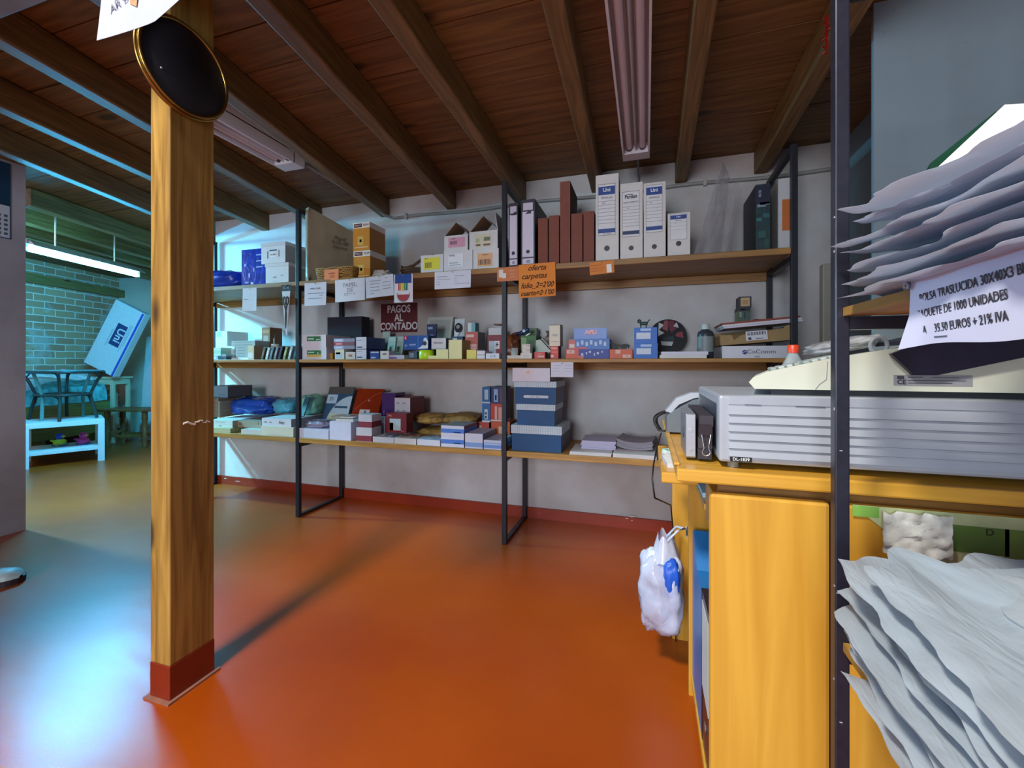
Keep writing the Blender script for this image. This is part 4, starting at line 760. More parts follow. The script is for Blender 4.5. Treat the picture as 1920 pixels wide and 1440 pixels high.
t = thing('glue_bottle', 'grey bottle with white cap and printed label beside the reams', 'bottle', (atY(1325, 2.42)[0], 2.47, ZT['M']))
MB().lathe([(.036, 0), (.04, .006), (.04, .125), (.036, .14), (.018, .152), (.016, .156), (.001, .156)], n=28).build('body', paint('3c444a', .3), t)
MB().lathe([(.0405, .035), (.0405, .115)], n=28).build('label', paint('8a9498', .5), t)
MB().lathe([(.019, .153), (.0195, .178), (.017, .182), (.001, .183)], n=24).build('cap', paint('c4d0d0', .4), t)
cb = carton('document_box', 'flat white box lettered in grey with a blue ball logo beside the grey bottle', 'box', 1354, 1478, 651, 2.28, .26, 'M', 'd2d0da', side='a8a4ac', parts=[('txt', 'CoComm', .60, .52, .34, '3c4058', dict(sx=1.15)), ('band', .5, .05, .58, .2, '9aa8b4')], H=.057)
Wc = atY(1478, 2.28)[0] - atY(1354, 2.28)[0]
MB().lathe([(.0105, -.0018), (.0105, -.0008), (.002, -.002)], (-.15 * Wc, 0, .028), 20, axis=1).build('ball_logo', paint('1f3a7c', .4), cb)
MB().tube([(-.15 * Wc - .010, -.0022, .026), (-.15 * Wc, -.0026, .030), (-.15 * Wc + .011, -.0022, .029)], .0012, 6).build('logo_stripe', paint('d2d0da', .5), cb)
x0, z0 = atY(1345, 2.29); x1, z1 = atY(1490, 2.29)
t = thing('cardboard_tray', 'torn brown cardboard tray with white barcode sticker tilted on the flat white document box', 'tray', ((x0 + x1) / 2 + .01, 2.29, TOP[cb.name] + .016), rot=(0, -math.radians(4.5), 0))
Wt = x1 - x0 - .012; CB = paint('9a8058', .8, var=.08)
MB().box(-Wt / 2, Wt / 2, 0, .25, 0, .004).box(-Wt / 2, Wt / 2, .246, .25, 0, .07).box(Wt / 2 - .004, Wt / 2, 0, .25, 0, .07).box(-Wt / 2, -Wt / 2 + .004, .02, .25, 0, .05).prism([(-Wt / 2, 0), (Wt / 2, 0), (Wt / 2, .074), (Wt * .38, .066), (Wt * .36, .058), (-Wt * .2, .042), (-Wt * .32, .02), (-Wt * .34, .046), (-Wt / 2, .05)], -.002, .002, 1).build('tray', CB, t)
lb = MB().box(-.15 * Wt, .14 * Wt, -.003, -.0021, .012, .056).build('barcode_sticker', paint('cfcfd8', .5), t)
m = MB()
for k in range(14): m.box(-.13 * Wt + .018 * Wt * k, -.13 * Wt + .018 * Wt * k + .006 * Wt * (1 + k % 2), -.0036, -.003, .036, .052)
m.box(-.12 * Wt, -.08 * Wt, -.0036, -.003, .015, .028).box(-.02 * Wt, .08 * Wt, -.0036, -.003, .018, .021).build('barcode', paint('3c3a40', .6), lb)
for k in range(3):
    o = MB().box(-.17, .16, 0, .24, 0, .0085).build('folder', paint(('c9c4d4', 'd4ccd0', '8a3c2c')[k], .6), loc=((x0 + x1) / 2 + .035 - .004 * k, 2.283 + .005 * k, TOP[cb.name] + .098 + .0094 * k), rot=(0, -math.radians(4.5), 0))
    tag(o, ('lowest white paper folder resting on the torn cardboard tray', 'middle white paper folder resting on the torn cardboard tray', 'red brown folder topping the torn cardboard tray')[k], 'folder', 'folders on the torn tray')
zf = TOP[cb.name] + .130
b = carton('ink_box', 'dark green box with a black band, lower of two on the red folder', 'box', 1384, 1407, 577, 2.42, .09, zf, '3a5048', side='7a8c58', parts=[('band', 0, .74, 1, 1, '10141c'), ('band', .15, .83, .6, .9, '5a6c84'), ('band', .5, .2, .6, .7, '15181c'), ('band', .1, .3, .3, .7, '6a8468')])
carton('ink_box', 'navy box with a tan end label, upper of two on the red folder', 'box', 1386, 1409, 556, 2.42, .085, b, '1a2030', side='181c2a', parts=[('label', .12, .12, .86, .9, 'b89c70', [('b', .25, .3, .7, .7, 'a08458')])])
carton('wooden_box', 'small reddish wooden box behind the tray against the rear upright', 'box', 1416, 1446, 598, 2.46, .1, zf + .01, '4a1c10', side='35140c', parts=[('band', .1, .05, .9, .35, '7a3a22')])

# ---- bottom shelf
NB = carton('grey_box', 'dark grey carton on top of the brown box pile by the pine post', 'box', 391, 427, 719, 2.33, .2, .747, '5f5d66', side='46454c', parts=[('band', 0, .0, 1, .1, '2a2a34'), ('band', .5, .25, .9, .3, '47454c')], H=.085)
for k in range(5):
    carton('corrugated_box', ('bottom', 'second', 'third', 'fourth', 'topmost')[k] + ' corrugated brown box in the pile by the pine post', 'box', 386, 412 - (k > 3) * 3, 0, 2.40, .2, .597 + .030 * k, '8f7d6a', H=.0295, parts=[('band', .1 + .12 * j, .1, .15 + .12 * j, .9, '6f5f50') for j in range(7)], group='corrugated boxes by the post')
zz0 = .548
carton('shirt_box', 'lower flat printed box at the wall end with brown side', 'box', 391, 436, 0, 2.29, .30, zz0, 'c9cdc9', side='8a7c66', H=.022, parts=[('txt', 'Roma', .5, .5, .3, '50545a')], group='flat printed boxes')
carton('shirt_box', 'upper flat printed box at the wall end carrying the grey carton pile', 'box', 391, 436, 0, 2.29, .36, zz0 + .0225, 'ccd0cd', side='8f8672', H=.025, parts=[('band', .3, .5, .7, .6, '8a8c8c')], group='flat printed boxes')
carton('long_box', 'long low tan box with dark loops printed on its side', 'box', 445, 490, 0, 2.33, .28, zz0, '9c8f7c', side='7d705e', H=.045, parts=[('band', .08, .3, .1, .8, '5a3024'), ('band', .13, .3, .15, .8, '5a3024'), ('band', .18, .3, .2, .8, '5a3024'), ('band', .86, .5, .88, .9, '5a3024')])
carton('envelope_pack', 'flat cream envelope pack at the wall end edge of the bottom shelf', 'pack', 391, 432, 0, 2.262, .3, 'B', 'b9b48c', H=.0305, side='8f8a60')
carton('envelope_pack', 'flat white envelope pack with a torn corner beside the white handwritten box', 'pack', 452, 489, 0, 2.264, .3, 'B', 'd0c8c0', H=.0305)
b = carton('paper_box', 'thick cream paper ream box under the white handwritten box', 'box', 489, 550, 800, 2.262, .30, 'B', 'd8d4c0', side='c8c2ae', parts=[('band', .2, .1, .8, .14, 'c0baa0')])
EASY = carton('paper_box', 'white box with slanted handwriting on its front, long grey side', 'box', 491, 546, 785, 2.268, .40, b, 'd6d4dc', side='8d8790', parts=[('txt', 'Easy', .67, .55, .38, '34343c', dict(shear=.3)), ('band', .07, .45, .18, .56, '6a6a74'), ('band', .26, .45, .34, .56, '6a6a74')])
bag('clear_bag', 'clear bag stuffed with royal blue goods behind the flat boxes', 'bag', 448, 518, 742, 2.45, .22, .6165, paint('1f48a4', .18, var=.7, scale=7, bump=.5), 5, .18)
bag('clear_bag', 'smaller clear bag of light blue goods beside the shelf frame', 'bag', 523, 557, 745, 2.47, .18, EASY, paint('4f9cc8', .18, var=.6, scale=9, bump=.5), 9, .2)
lean('teal_folder', 'teal folder edge leaning just past the shelf frame', 'folder', 560, 569, 745, 2.40, 2.46, TOP[EASY.name] + .001, .010, '1f5a6a')
bag('clear_bag', 'clear bag of mint green goods beside the round printed folder', 'bag', 570, 600, 738, 2.47, .18, EASY, paint('8ad0b4', .25, var=.35, scale=6, bump=.4), 13, .15)
o = lean('printed_folder', 'tall grey folder with a white round print and the number 25', 'folder', 597, 645, 726, 2.485, 2.60, 'B', .012, '55504c', [('band', 0, .0, 1, .84, '2a5070'), ('label', .02, .62, .42, .82, 'b4c8d8', [('txt', '25', .2, .72, .08, '20303c')])])
Lf = .33; Wf = atY(645, 2.485)[0] - atY(597, 2.485)[0]
MB().prism([(.5 * Wf, .01), (.5 * Wf, .26)] + [(.5 * Wf - .85 * Wf * math.sin(a), .02 + .24 * math.cos(a)) for a in [PI / 2 * k / 12 for k in range(1, 13)]], -.0014, -.0008, 1).build('round_print', paint('b4ccd8', .4), o)
MB().box(-.1 * Wf, .4 * Wf, -.0022, -.0015, .17, .185).box(-.25 * Wf, .3 * Wf, -.0021, -.0015, .05, .13, 1).build('print_lines', [paint('2a5070', .5), paint('ccd4b8', .5)], o)
o = lean('plastic_folder', 'glossy rust red folder in clear plastic leaning by the rear upright', 'folder', 650, 700, 731, 2.485, 2.61, 'B', .022, '8f2f14', [('label', .28, .2, .66, .52, 'd4ccd0', [('b', .46, .24, .52, .5, '5a6470')])], mat=paint('8f2f14', .12, var=.1))
MB().lathe([(.008, -.003), (.008, 0), (.001, -.0035)], (.01, 0, .23), 10, axis=1).build('snap', paint('b8847c', .3), o)
MB().tube([(-.09, -.001, .16), (-.04, -.001, .21), (.05, -.001, .275), (.085, -.001, .29)], .0016, 5).build('elastic', paint('c06a4c', .2), o)
# notebooks and packets along the front edge
def pk(label, a, b, Zb, H, col, Yf=2.262, d=.2, name='notebook_pack', cat='notebooks', parts=(), side=None, top=None, group='notebook packs on the bottom shelf'):
    return carton(name, label, cat, a, b, 0, Yf, d, Zb, col, H=H, parts=parts, side=side, top=top, group=group)
b = pk('white notebook pack beside the shelf frame under a crinkled lilac packet', 561, 616, 'B', .062, 'cdd0e4')
t = bag('crinkled_packet', 'crinkled lilac grey packet on the notebook pack beside the shelf frame', 'packet', 582, 618, 786, 2.27, .12, b, paint('8f88a0', .2, var=.3, scale=10, bump=.5), 31, .2)
b = pk('tall white notebook pack under the loose leaflets', 618, 658, 'B', .115, 'd2d4ea')
b = pk('loose leaflets piled on the tall white notebook pack', 630, 662, b, .03, 'd4d2d4', name='leaflet_pile', cat='leaflets', parts=[('band', 0, .6, 1, .8, '5a6a60')], d=.14, group=None)
bag('wrapped_sweets', 'crinkled orange and clear packet on the loose leaflets', 'packet', 630, 672, 783, 2.27, .1, TOP[b.name] + .004, paint('b88a78', .2, var=.5, scale=18, bump=.5), 37, .3)
b = pk('lower white and dark red box before the clear film roll', 668, 697, 'B', .085, 'd2cfd8', d=.1, name='banded_box', cat='box', parts=[('band', 0, .02, 1, .42, '8a3444')], group='white and dark red boxes')
pk('upper white and dark red box before the clear film roll', 672, 697, b, .08, 'd4d0da', d=.1, name='banded_box', cat='box', parts=[('band', 0, .02, 1, .46, '8f3848')], group='white and dark red boxes')
carton('purple_packet', 'purple packet in shiny film behind the three stacked label boxes', 'packet', 716, 741, 737, 2.46, .12, 'B', '4a2a6a', side='3a2054', rough=.15, parts=[('band', .1, .05, .2, .6, '7a58a0')])
b = carton('grey_carton', 'plain grey carton carrying the three stacked label boxes', 'box', 738, 768, 0, 2.42, .16, 'B', 'a09aa4', H=.115)
for k in range(3):
    b = carton('label_box', ('lowest', 'middle', 'topmost')[k] + ' white and dark red label box in the stack of three', 'box', 740, 769, 0, 2.41, .18, b if k else TOP[b.name] + .0005, 'cfcad0', side='6c1c26', top='7a2a32', H=.048, parts=[('band', .12, .2, .3, .4, '9aa0b0'), ('band', .5, .2, .7, .4, '9aa0b0')] + ([('band', .03, .7, .25, .95, 'c03a30')] if k == 0 else []), group='white and dark red label boxes')
o = carton('window_box', 'dark red box with a clear window of white pieces', 'box', 724, 762, 775, 2.30, .08, .5745, '7c1826', side='5c101c', parts=[('band', .18, .12, .72, .72, 'b8ccd0'), ('band', .18, .12, .36, .5, '47302c'), ('txt', 'APLI', .2, .87, .09, 'd8b4b8'), ('txt', '8 u', .82, .1, .1, 'd0a0a8')])
for k, (a, c, hx, nm) in enumerate(((699, 738, 'c8c4cc', 'clear packet of white sheets below the dark red boxes'), (739, 780, 'd0c8c6', 'packet with peach toned sheets below the window box'), (782, 825, 'ccd0e0', 'glossy packet of pale sheets below the straw bags'))):
    b = pk(nm, a, c, 'B', .034, hx, name='sheet_packet', cat='packet', d=.13, group='clear sheet packets')
    t = MB().grid(lambda u, v: ((u - .5) * (.13 if k else .11), .125 * v, .036 + .009 * (mnoise.noise(Vector((u * 5 + k, v * 6, 3))) + .6)), 12, 10).build('film_wrap', film(('d8d4dc', 'd8a890', 'c0c8e0')[k], .6, .08), b)
b = carton('film_roll_box', 'grey clear wrapped roll box behind the banded boxes', 'box', 700, 722, 782, 2.40, .05, 'B', 'a4a0a8', side='8a868e', rough=.2)
STR = paint('a8884a', .6, var=.6, scale=30, bump=.8)
bag('straw_bag', 'clear bag of golden straw lying under the other two', 'bag', 788, 884, 800, 2.46, .22, 'B', STR, 41, .12, group='bags of golden straw')
bag('straw_bag', 'clear bag of golden straw on the dark red box side', 'bag', 786, 834, 774, 2.45, .2, .607, STR, 43, .16, group='bags of golden straw')
bag('straw_bag', 'clear bag of golden straw nearest the calculator boxes', 'bag', 838, 900, 773, 2.45, .2, .607, paint('8f7038', .6, var=.6, scale=30, bump=.8), 47, .16, group='bags of golden straw')
BP = [('band', 0, .3, 1, .7, '4a7cd0'), ('band', .55, .35, .85, .42, 'c8d4ec')]
b = pk('lower blue striped notebook pack before the straw bags', 827, 870, 'B', .062, 'd0d2e4', parts=BP, side='8a5a58')
pk('upper blue striped notebook pack before the straw bags', 827, 870, b, .06, 'd0d0e0', parts=BP, side='8a5a58', top='8c868c')
pk('blue striped notebook pack in the middle, topped by lilac sheets', 872, 905, 'B', .084, 'cac8da', parts=[('band', 0, .1, 1, .4, '7c9cd4')], side='8d7c88', d=.22)
pk('low blue striped notebook pack touching the shelf frame', 907, 940, 'B', .052, 'c4c4da', parts=[('band', 0, .15, 1, .5, '6a90d4'), ('band', 0, .6, 1, .75, '8ab0e0')], d=.2)
# calculator boxes
b = carton('calculator_box', 'small red and white box under the blue calculator boxes', 'box', 896, 917, 791, 2.50, .12, 'B', 'b84438', side='3a2430', parts=[('band', .1, .1, .35, .8, 'c8c0a8'), ('band', .45, .2, .85, .7, 'd88a7c')], group='stacked calculator boxes')
o = carton('calculator_box', 'blue box with three dark buttons in the calculator stack', 'box', 904, 919, 757, 2.49, .12, b, '1c64a4', side='14406c', group='stacked calculator boxes', parts=[('band', .3, .15, .7, .7, 'c0ccd4'), ('band', .4, .2, .55, .34, '1c2434'), ('band', .4, .42, .55, .54, '1c2434'), ('band', 0, .0, 1, .1, 'c8ccd4')])
carton('calculator_box', 'blue box with a pale panel, topmost beside the red calculator box', 'box', 904, 919, 726, 2.49, .12, o, '1a5a98', side='14406c', group='stacked calculator boxes', parts=[('band', .3, .25, .75, .85, 'a4b8c4'), ('band', 0, .02, 1, .12, 'b4bcc8')])
b = carton('calculator_box', 'orange box with a round white seal behind the shelf frame', 'box', 921, 956, 790, 2.50, .12, 'B', 'c85428', side='8a3418', group='stacked calculator boxes', parts=[('label', .4, .4, .6, .75, 'd8b8a0', []), ('band', .02, .0, .9, .06, 'd8c8c0')])
b = carton('calculator_box', 'red box with a striped white print behind the shelf frame', 'box', 920, 946, 757, 2.495, .12, b, 'b83a2c', side='7a2418', group='stacked calculator boxes', parts=[('band', .3, .1, .46, .85, 'd8a89c'), ('band', .56, .1, .86, .8, 'd0988c'), ('band', 0, 0, 1, .08, 'd4c8c8')])
carton('calculator_box', 'dark blue and violet box topping the stack by the shelf frame', 'box', 921, 946, 725, 2.495, .12, b, '1c2a5c', side='141c40', group='stacked calculator boxes', parts=[('band', .2, .1, .5, .85, '8aa4c8'), ('band', .3, .2, .4, .5, '1c1c2c'), ('band', .7, .1, 1, .9, '7a2c54')])
# blue gift boxes
def gift(px0, px1, pyt, Yf, d, zb, label, pyl):
    o = carton('gift_box', label, 'box', px0, px1, pyt, Yf, d, zb, '144a7c', side='6a6c7c', top='b8b4b0', group='dark blue lidded gift boxes', rough=.6)
    H = TOP[o.name] - o.location.z; X0, z0 = atY(px0, Yf); X1, z1 = atY(px1, Yf); W = X1 - X0; lh = H * pyl
    m = MB().box(-W / 2 - .004, W / 2 + .004, -.004, d + .004, H - lh, H + .002)
    n = int(W / .0125)
    for k in range(n): m.box(-W / 2 + .006 + k * W / n, -W / 2 + .0075 + k * W / n, -.0046, -.004, H - lh, H + .002, 1)
    for q in (.3, .6): m.box(-W / 2 - .004, W / 2 + .004, -.0045, -.004, H - lh * q, H - lh * q + .0015, 2)
    m.build('lid', [paint('c0ccd4', .6), paint('7a9cc0', .6), paint('a8bccc', .6)], o); return o, W, H
g1, W, H = gift(960, 1052, 799, 2.285, .26, 'B', 'largest dark blue gift box with checked lid, bottom of the stack', .31)
g2, W, H = gift(970, 1040, 758, 2.30, .22, g1, 'middle dark blue gift box with checked lid in the stack', .28)
g3, W, H = gift(966, 1042, 716, 2.29, .25, g2, 'top dark blue gift box with checked lid and white paper tab', .24)
tg = MB().prism([(-.3 * W, .33 * H), (-.26 * W, .28 * H), (.32 * W, .28 * H), (.32 * W, .4 * H), (-.26 * W, .4 * H)], -.0012, -.0002, 1).build('paper_tab', paint('c8ccd8', .6), g3)
txt(tg, 'J-M-c   Note', .05 * H * 1.6, '3c3c50', (-.0, -.0018, .34 * H))
carton('flat_box', 'flat white box with an orange mark on the top gift box', 'box', 961, 1031, 690, 2.275, .24, g3, 'cfc6d2', side='8d8890', parts=[('band', .37, .6, .46, .75, 'e0a870'), ('band', 0, 0, 1, .04, 'a8a2b0')])
note('paper_note', 'white note hanging from the middle shelf edge beside the gift boxes', 'note', 1033, 1075, 679, 707, SY - .003, 'd4d2e0', [('lines', [(.1, .8, .5, .03), (.62, .8, .95, .03), (.1, .6, .4, .025), (.6, .58, .95, .025), (.1, .4, .4, .025), (.62, .38, .9, .025)], 'b0aec0')])
# sheet piles
def sheets(name, label, cat, px0, px1, Yf, d, Zb, H, col, rz=0, n=4, group=None, bend=0):
    X0, z0 = atY(px0, Yf); X1, z1 = atY(px1, Yf); W = X1 - X0; m = MB(); r2 = random.Random(px0)
    for k in range(n):
        a, b2 = r2.uniform(-.004, .004), r2.uniform(-.003, .003); h0 = H * k / n; h1 = H * (k + 1) / n - H * .06 / n
        if not bend: m.box(-W / 2 + a, W / 2 + a, b2, d + b2, h0, h1)
        else:
            f = lambda u: bend * (u - .5) ** 2 + bend * .5 * max(0, .25 - u)
            m.grid(lambda u, v: (-W / 2 + a + W * u, b2 + d * v, h1 + f(u)), 10, 1, 0, False).grid(lambda u, v: (-W / 2 + a + W * u, b2, h0 + (h1 - h0) * v + f(u)), 10, 1, 0, False).grid(lambda u, v: (W / 2 + a, b2 + d * v, h0 + (h1 - h0) * u + f(1)), 1, 1, 0, False).grid(lambda u, v: (-W / 2 + a, b2 + d * v, h0 + (h1 - h0) * u + f(0)), 1, 1, 0, False)
    return tag(m.build(name, paint(col, .6, var=.04), loc=((X0 + X1) / 2, Yf, Zb), rz=rz), label, cat, group)
sheets('sheet_pile', 'flat pile of bordered white sheets beside the gift boxes', 'paper', 1068, 1146, 2.268, .22, ZT['B'], .016, 'd2cfd2', .02, 3, 'white sheet piles')
sheets('sheet_pile', 'flat pile of plain white sheets at the counter end of the shelf', 'paper', 1150, 1232, 2.264, .24, ZT['B'], .02, 'd4d0d4', -.03, 3, 'white sheet piles')
m = MB().box(-.08, .07, .03, .035, 0, .0004)
sheets('envelope_stack', 'thick stack of lilac white envelopes on the bordered sheets', 'envelopes', 1090, 1154, 2.36, .2, ZT['B'] + .0168, .045, 'bcb8d8', .03, 6)
sheets('magazine_stack', 'curved stack of grey magazines on the plain white sheets', 'magazines', 1156, 1224, 2.37, .2, ZT['B'] + .0215, .04, '8f8a98', -.12, 7, bend=.045)
# ------------------------------------------------------------ counter and what stands on it
CW = wood('d8a540', 'bf8a2a', 2, .55, .35, False, coat=.15); CWX = wood('d8a540', 'bf8a2a', 0, .55, .35, False, coat=.15)
CT = .782
ct = thing('counter', 'yellow varnished wooden counter with a cash drawer on top', 'counter', (.06, .95, 0))
MB().rbox(0, 1.5, 0, .745, CT - .027, CT, .004).build('worktop', CWX, ct)
MB().rbox(.085, 1.45, .055, .073, .05, CT - .0275, .002).build('recess_panel', paint('8a5f28', .5, var=.1), ct)
xa, xb = atY(1330, .97)[0] - .06, atY(1556, .97)[0] - .06
MB().rbox(xa, xb, .015, .035, .02, .734, .008).box(xa + .02, xb - .02, .035, .055, .1, .7).build('front_panel', CW, ct)
MB().rbox(xb + .004, 1.45, .015, .035, .02, .734, .008).box(xb + .02, 1.4, .035, .055, .1, .7).build('front_panel', CW, ct)
MB().box(.062, 1.44, .45, .468, 0, CT - .0275).build('partition', CW, ct)
MB().box(.03, 1.44, .72, .738, 0, CT - .0275).build('back_panel', CW, ct)
MB().box(.068, 1.44, .074, .449, .045, .062).box(.075, 1.44, .074, .09, 0, .045).build('bottom_shelf', CWX, ct)
MB().box(.075, .6, .20, .449, .640, .655).build('inner_shelf', CWX, ct)
MB().rbox(.078, .3, .074, .2, .62, .715, .003).build('drawer_front', CW, ct)
MB().rbox(-.024, .062, .19, .56, .700, .727, .004).build('side_leaf', CWX, ct)
MB().rbox(-.004, .008, .03, .745, CT, CT + .006, .002).build('edge_strip', CWX, ct)
# side compartment
t = thing('magazine_file', 'bright blue plastic magazine file in the open end of the counter', 'magazine file', (.132, 1.30, .0626))
MB().prism([(-.11, 0), (.098, 0), (.098, .43), (.06, .45), (-.02, .37), (-.11, .36)], 0, .05, 0).build('shell', paint('1e6cac', .35), t)
t = thing('ring_binder', 'black and white ring binder in the open end of the counter', 'binder', (.133, 1.105, .0626))
MB().box(0, .06, -.07, .078, 0, .37).build('cover', paint('1d1b26', .3), t)
MB().box(-.0012, -.0002, -.05, .06, .14, .35).build('label', paint('c4ccc8', .5), t)
MB().lathe([(.012, -.002), (.012, 0), (.004, -.001)], (0, 0, .08), 14, axis=0).build('finger_ring', paint('a8a8b0', .3, .8), t)
MB().box(-.001, .0005, .063, .078, .0, .37).build('spine_edge', paint('0e0d14', .3), t)
tag(MB().box(0, .07, 0, .15, 0, .012).build('paper_pad', paint('a8d0e4', .6), loc=(.137, 1.2, .6556)), 'pale blue paper pad on the small inner shelf of the counter', 'paper')
hb = thing('hanging_bag', 'clear plastic bag of rubbish hanging on the open end of the counter', 'bag', (.045, 1.50, .135))
hbm = blob(.13, .15, .26, 7, .22, 36, 24); hbm.build('pouch', film('c6cce6', .8, .12), hb, weld=True)
MB().grid(lambda u, v: ((.05 - .028 * v) * math.cos(2 * PI * u) * (1 + .2 * math.sin(10 * u)) + .01, (.06 - .02 * v) * math.sin(2 * PI * u), .22 + .08 * v + .012 * math.sin(9 * u * PI)), 24, 6).build('neck', film('d4d8ec', .8, .12), hb, weld=True)
MB().tube([(.02, -.02, .29), (.05, -.03, .33), (.068, -.045, .345), (.05, .01, .33), (.02, .02, .29)], .004, 6).build('handle', film('d4d8ec', .85, .12), hb)
MB().tube([(.066, -.082, .335), (.068, -.05, .335), (.068, -.04, .35)], .003, 6).build('hook', paint('8a8a8a', .3, .8), ct).location = (-.008, .55, .135)
o = blob(.07, .08, .11, 77, .2).build('crumpled_paper', [paint('d4d8dc', .5)], hb, loc=(-.01, 0, .145), weld=True)
o = blob(.05, .05, .12, 78, .1).build('blue_wrapper', [paint('1f58c4', .3)], hb, loc=(.03, -.048, .13), weld=True)
# things on the side leaf
tag(MB().box(0, .055, 0, .12, 0, .012, mis=(0, 0, 0, 0, 1, 0)).build('paper_pad', [paint('c8ccd4', .6), paint('d8dce2', .6)], loc=(.052, 1.19, .7276), rz=.1), 'small white pad on the low side leaf of the counter', 'pad')
t = thing('tape_reel', 'small white and green tape reel on the low side leaf', 'tape reel', (.072, 1.36, .7276))
MB().lathe([(.028, 0), (.028, .016), (.014, .016), (.014, 0)], n=24).build('reel', paint('b4d4c4', .3), t); MB().lathe([(.029, .004), (.029, .012)], n=24).build('tape', paint('d4d8dc', .2), t)
# cash drawer
DY = .985; dx0 = atY(1348, DY)[0]; dz0, dz1 = .794, .932; DW_ = .66
dr = thing('cash_box', 'silver grey cash drawer with a ribbed front and black name plate', 'cash drawer', (dx0, DY, CT + .0005))
SIL = paint('a9afba', .35, .25, .04); b0 = dz0 - CT
MB().rbox(0, DW_, .012, .37, b0, dz1 - CT, .006).build('body', SIL, dr)
fr = MB().rbox(0, DW_, 0, .02, b0, dz1 - CT, .006)
fx0 = .018; rh = (dz1 - CT - b0 - .034) / 6
for k in range(6):
    z = b0 + .012 + rh * k
    fr.prism([(-.0055, z + .001), (0, z), (0, z + rh), (-.001, z + rh - .001)], fx0, DW_ - .01, 0)
# prism along X: polygon is given in (y, z)
fr.box(fx0, DW_ - .01, -.0015, 0, dz1 - CT - .018, dz1 - CT - .002)
fr.build('front', SIL, dr)
for (fx_, fy) in ((.03, .02), (DW_ - .03, .02), (.03, .34), (DW_ - .03, .34)): MB().lathe([(.011, 0), (.011, b0 + .002)], (fx_, fy, 0), 14).build('foot', paint('7d776c', .6), dr)
lb = MB().rbox(.020, .060, -.0068, -.0052, b0 + .0035, b0 + .0135, .0006).build('name_plate', paint('14161c', .4), dr)
txt(lb, 'DL-1839', .0088, 'e4e6ea', (.040, -.0073, b0 + .0085), bold=.01)
MB().box(fx0 + .03, fx0 + .06, -.0022, -.0012, dz1 - CT - .0185, dz1 - CT - .0175).box(fx0 + .12, fx0 + .17, -.0022, -.0012, dz1 - CT - .0195, dz1 - CT - .0185).build('seam', paint('3c404a', .5), dr)
MB().rbox(-.001, .001, .03, .34, b0 + .02, dz1 - CT - .02, .0006).build('side_recess', paint('3a3e48', .4), dr)
# cash register with its keyboard slope
RY = 1.02
P = lambda px, py: (atY(px, RY)[0], hz(py, atY(px, RY)[1]))
pts = [P(1415, 733), P(1404, 717), P(1412, 708), P(1440, 697), P(1560, 672), P(1700, 650)]
xr = .74; zr = pts[-1][1] + (xr - pts[-1][0]) * .22
zb0 = dz1 + .0125
poly = [(max(p[0], 0), max(p[1], zb0)) for p in pts] + [(xr, zr), (xr, zb0)]
rg = thing('cash_register', 'cream cash register with key rows, standing on the silver grey drawer', 'cash register', (poly[0][0], RY, dz1 + .0004))
lp = [(a - poly[0][0], b - dz1) for a, b in poly]
CRM = paint('c9ccbc', .4, var=.03)
RD = .22; SH = .24
def shear(mb):
    mb.v = [(x + SH * max(0, y), y, z) for x, y, z in mb.v]; return mb
shear(MB().prism(lp, 0, RD, 1)).build('case', CRM, rg)
shear(MB().box(.03, xr - poly[0][0] - .01, .008, RD - .01, 0, .0125)).build('base', paint('23282c', .5), rg)
kb = MB(); sl = math.atan2(lp[4][1] - lp[3][1], lp[4][0] - lp[3][0])
for r in range(5):
    for k in range(8):
        u = .006 + .0155 * k + SH * (.012 + .036 * r)
        if r == 0 and k in (3,): continue
        M = Matrix.Translation((lp[3][0] + u * math.cos(sl), .012 + .036 * r, lp[3][1] + (.006 + .0155 * k) * math.sin(sl))) @ Matrix.Rotation(-sl, 4, 'Y')
        q = MB(M).rbox(0, .011, 0, .026, -.001, .005, .002); kk = q.build('key', paint('aeb4b0' if (k + r) % 4 else '8f9a98', .4), rg)
tag_ = MB().box(.24, .36, -.0012, -.0004, .024, .044).build('rating_label', paint('8f9096', .4), rg)
txt(tag_, 'CE', .012, '2c2c34', (.252, -.0018, .030), bold=.015); MB().box(.245, .256, -.0018, -.0012, .036, .042).box(.262, .285, -.0018, -.0012, .039, .0405).box(.262, .35, -.0018, -.0012, .033, .034).box(.262, .33, -.0018, -.0012, .028, .029).box(.30, .34, -.0018, -.0012, .0385, .0395).build('print', paint('3c3c44', .5), tag_)
MB().tube([(lp[4][0] - .03, -.0006, .012), (lp[4][0] - .022, -.0006, .024), (lp[4][0] - .010, -.0006, .034), (lp[4][0] - .008, -.0006, lp[4][1] - .006)], .0007, 5).build('seam', paint('8d9498', .5), rg)
# silver box, ledgers, clip
t = thing('intercom_box', 'small silver metal box at the corner of the counter', 'box', (.088, 1.035, CT + .0065))
MB().rbox(-.005, .017, 0, .14, 0, .098, .003).build('case', paint('9aa0aa', .3, .6, .04), t)
MB().rbox(-.004, .016, -.002, .001, .003, .096, .002).build('front_plate', paint('b0b4be', .3, .5, .03), t)
MB().lathe([(.003, -.004), (.003, -.001), (.001, -.005)], (.006, 0, .02), 10, axis=1).lathe([(.0045, -.003), (.0045, -.001), (.001, -.0035)], (.006, 0, .062), 10, axis=1).build('button', paint('d4d8de', .2, .6), t)
MB().lathe([(.012, -.001), (.012, .0), (.009, .001)], (-.005, .05, .05), 16, axis=0).build('grille', paint('5a5f68', .4, .4), t)
for k in range(4):
    o = MB().box(0, .028, 0, .26, 0, .0235).build('ledger', paint(('2a2630', '3a3238', '231f2a', '302a34')[k], .6), loc=(.108 + .0008 * k, 1.03 - .002 * k, CT + .0065 + .0242 * k)); tag(o, ('lowest', 'second', 'third', 'topmost')[k] + ' dark bound ledger squeezed beside the silver grey drawer', 'ledger', 'dark ledgers beside the drawer')
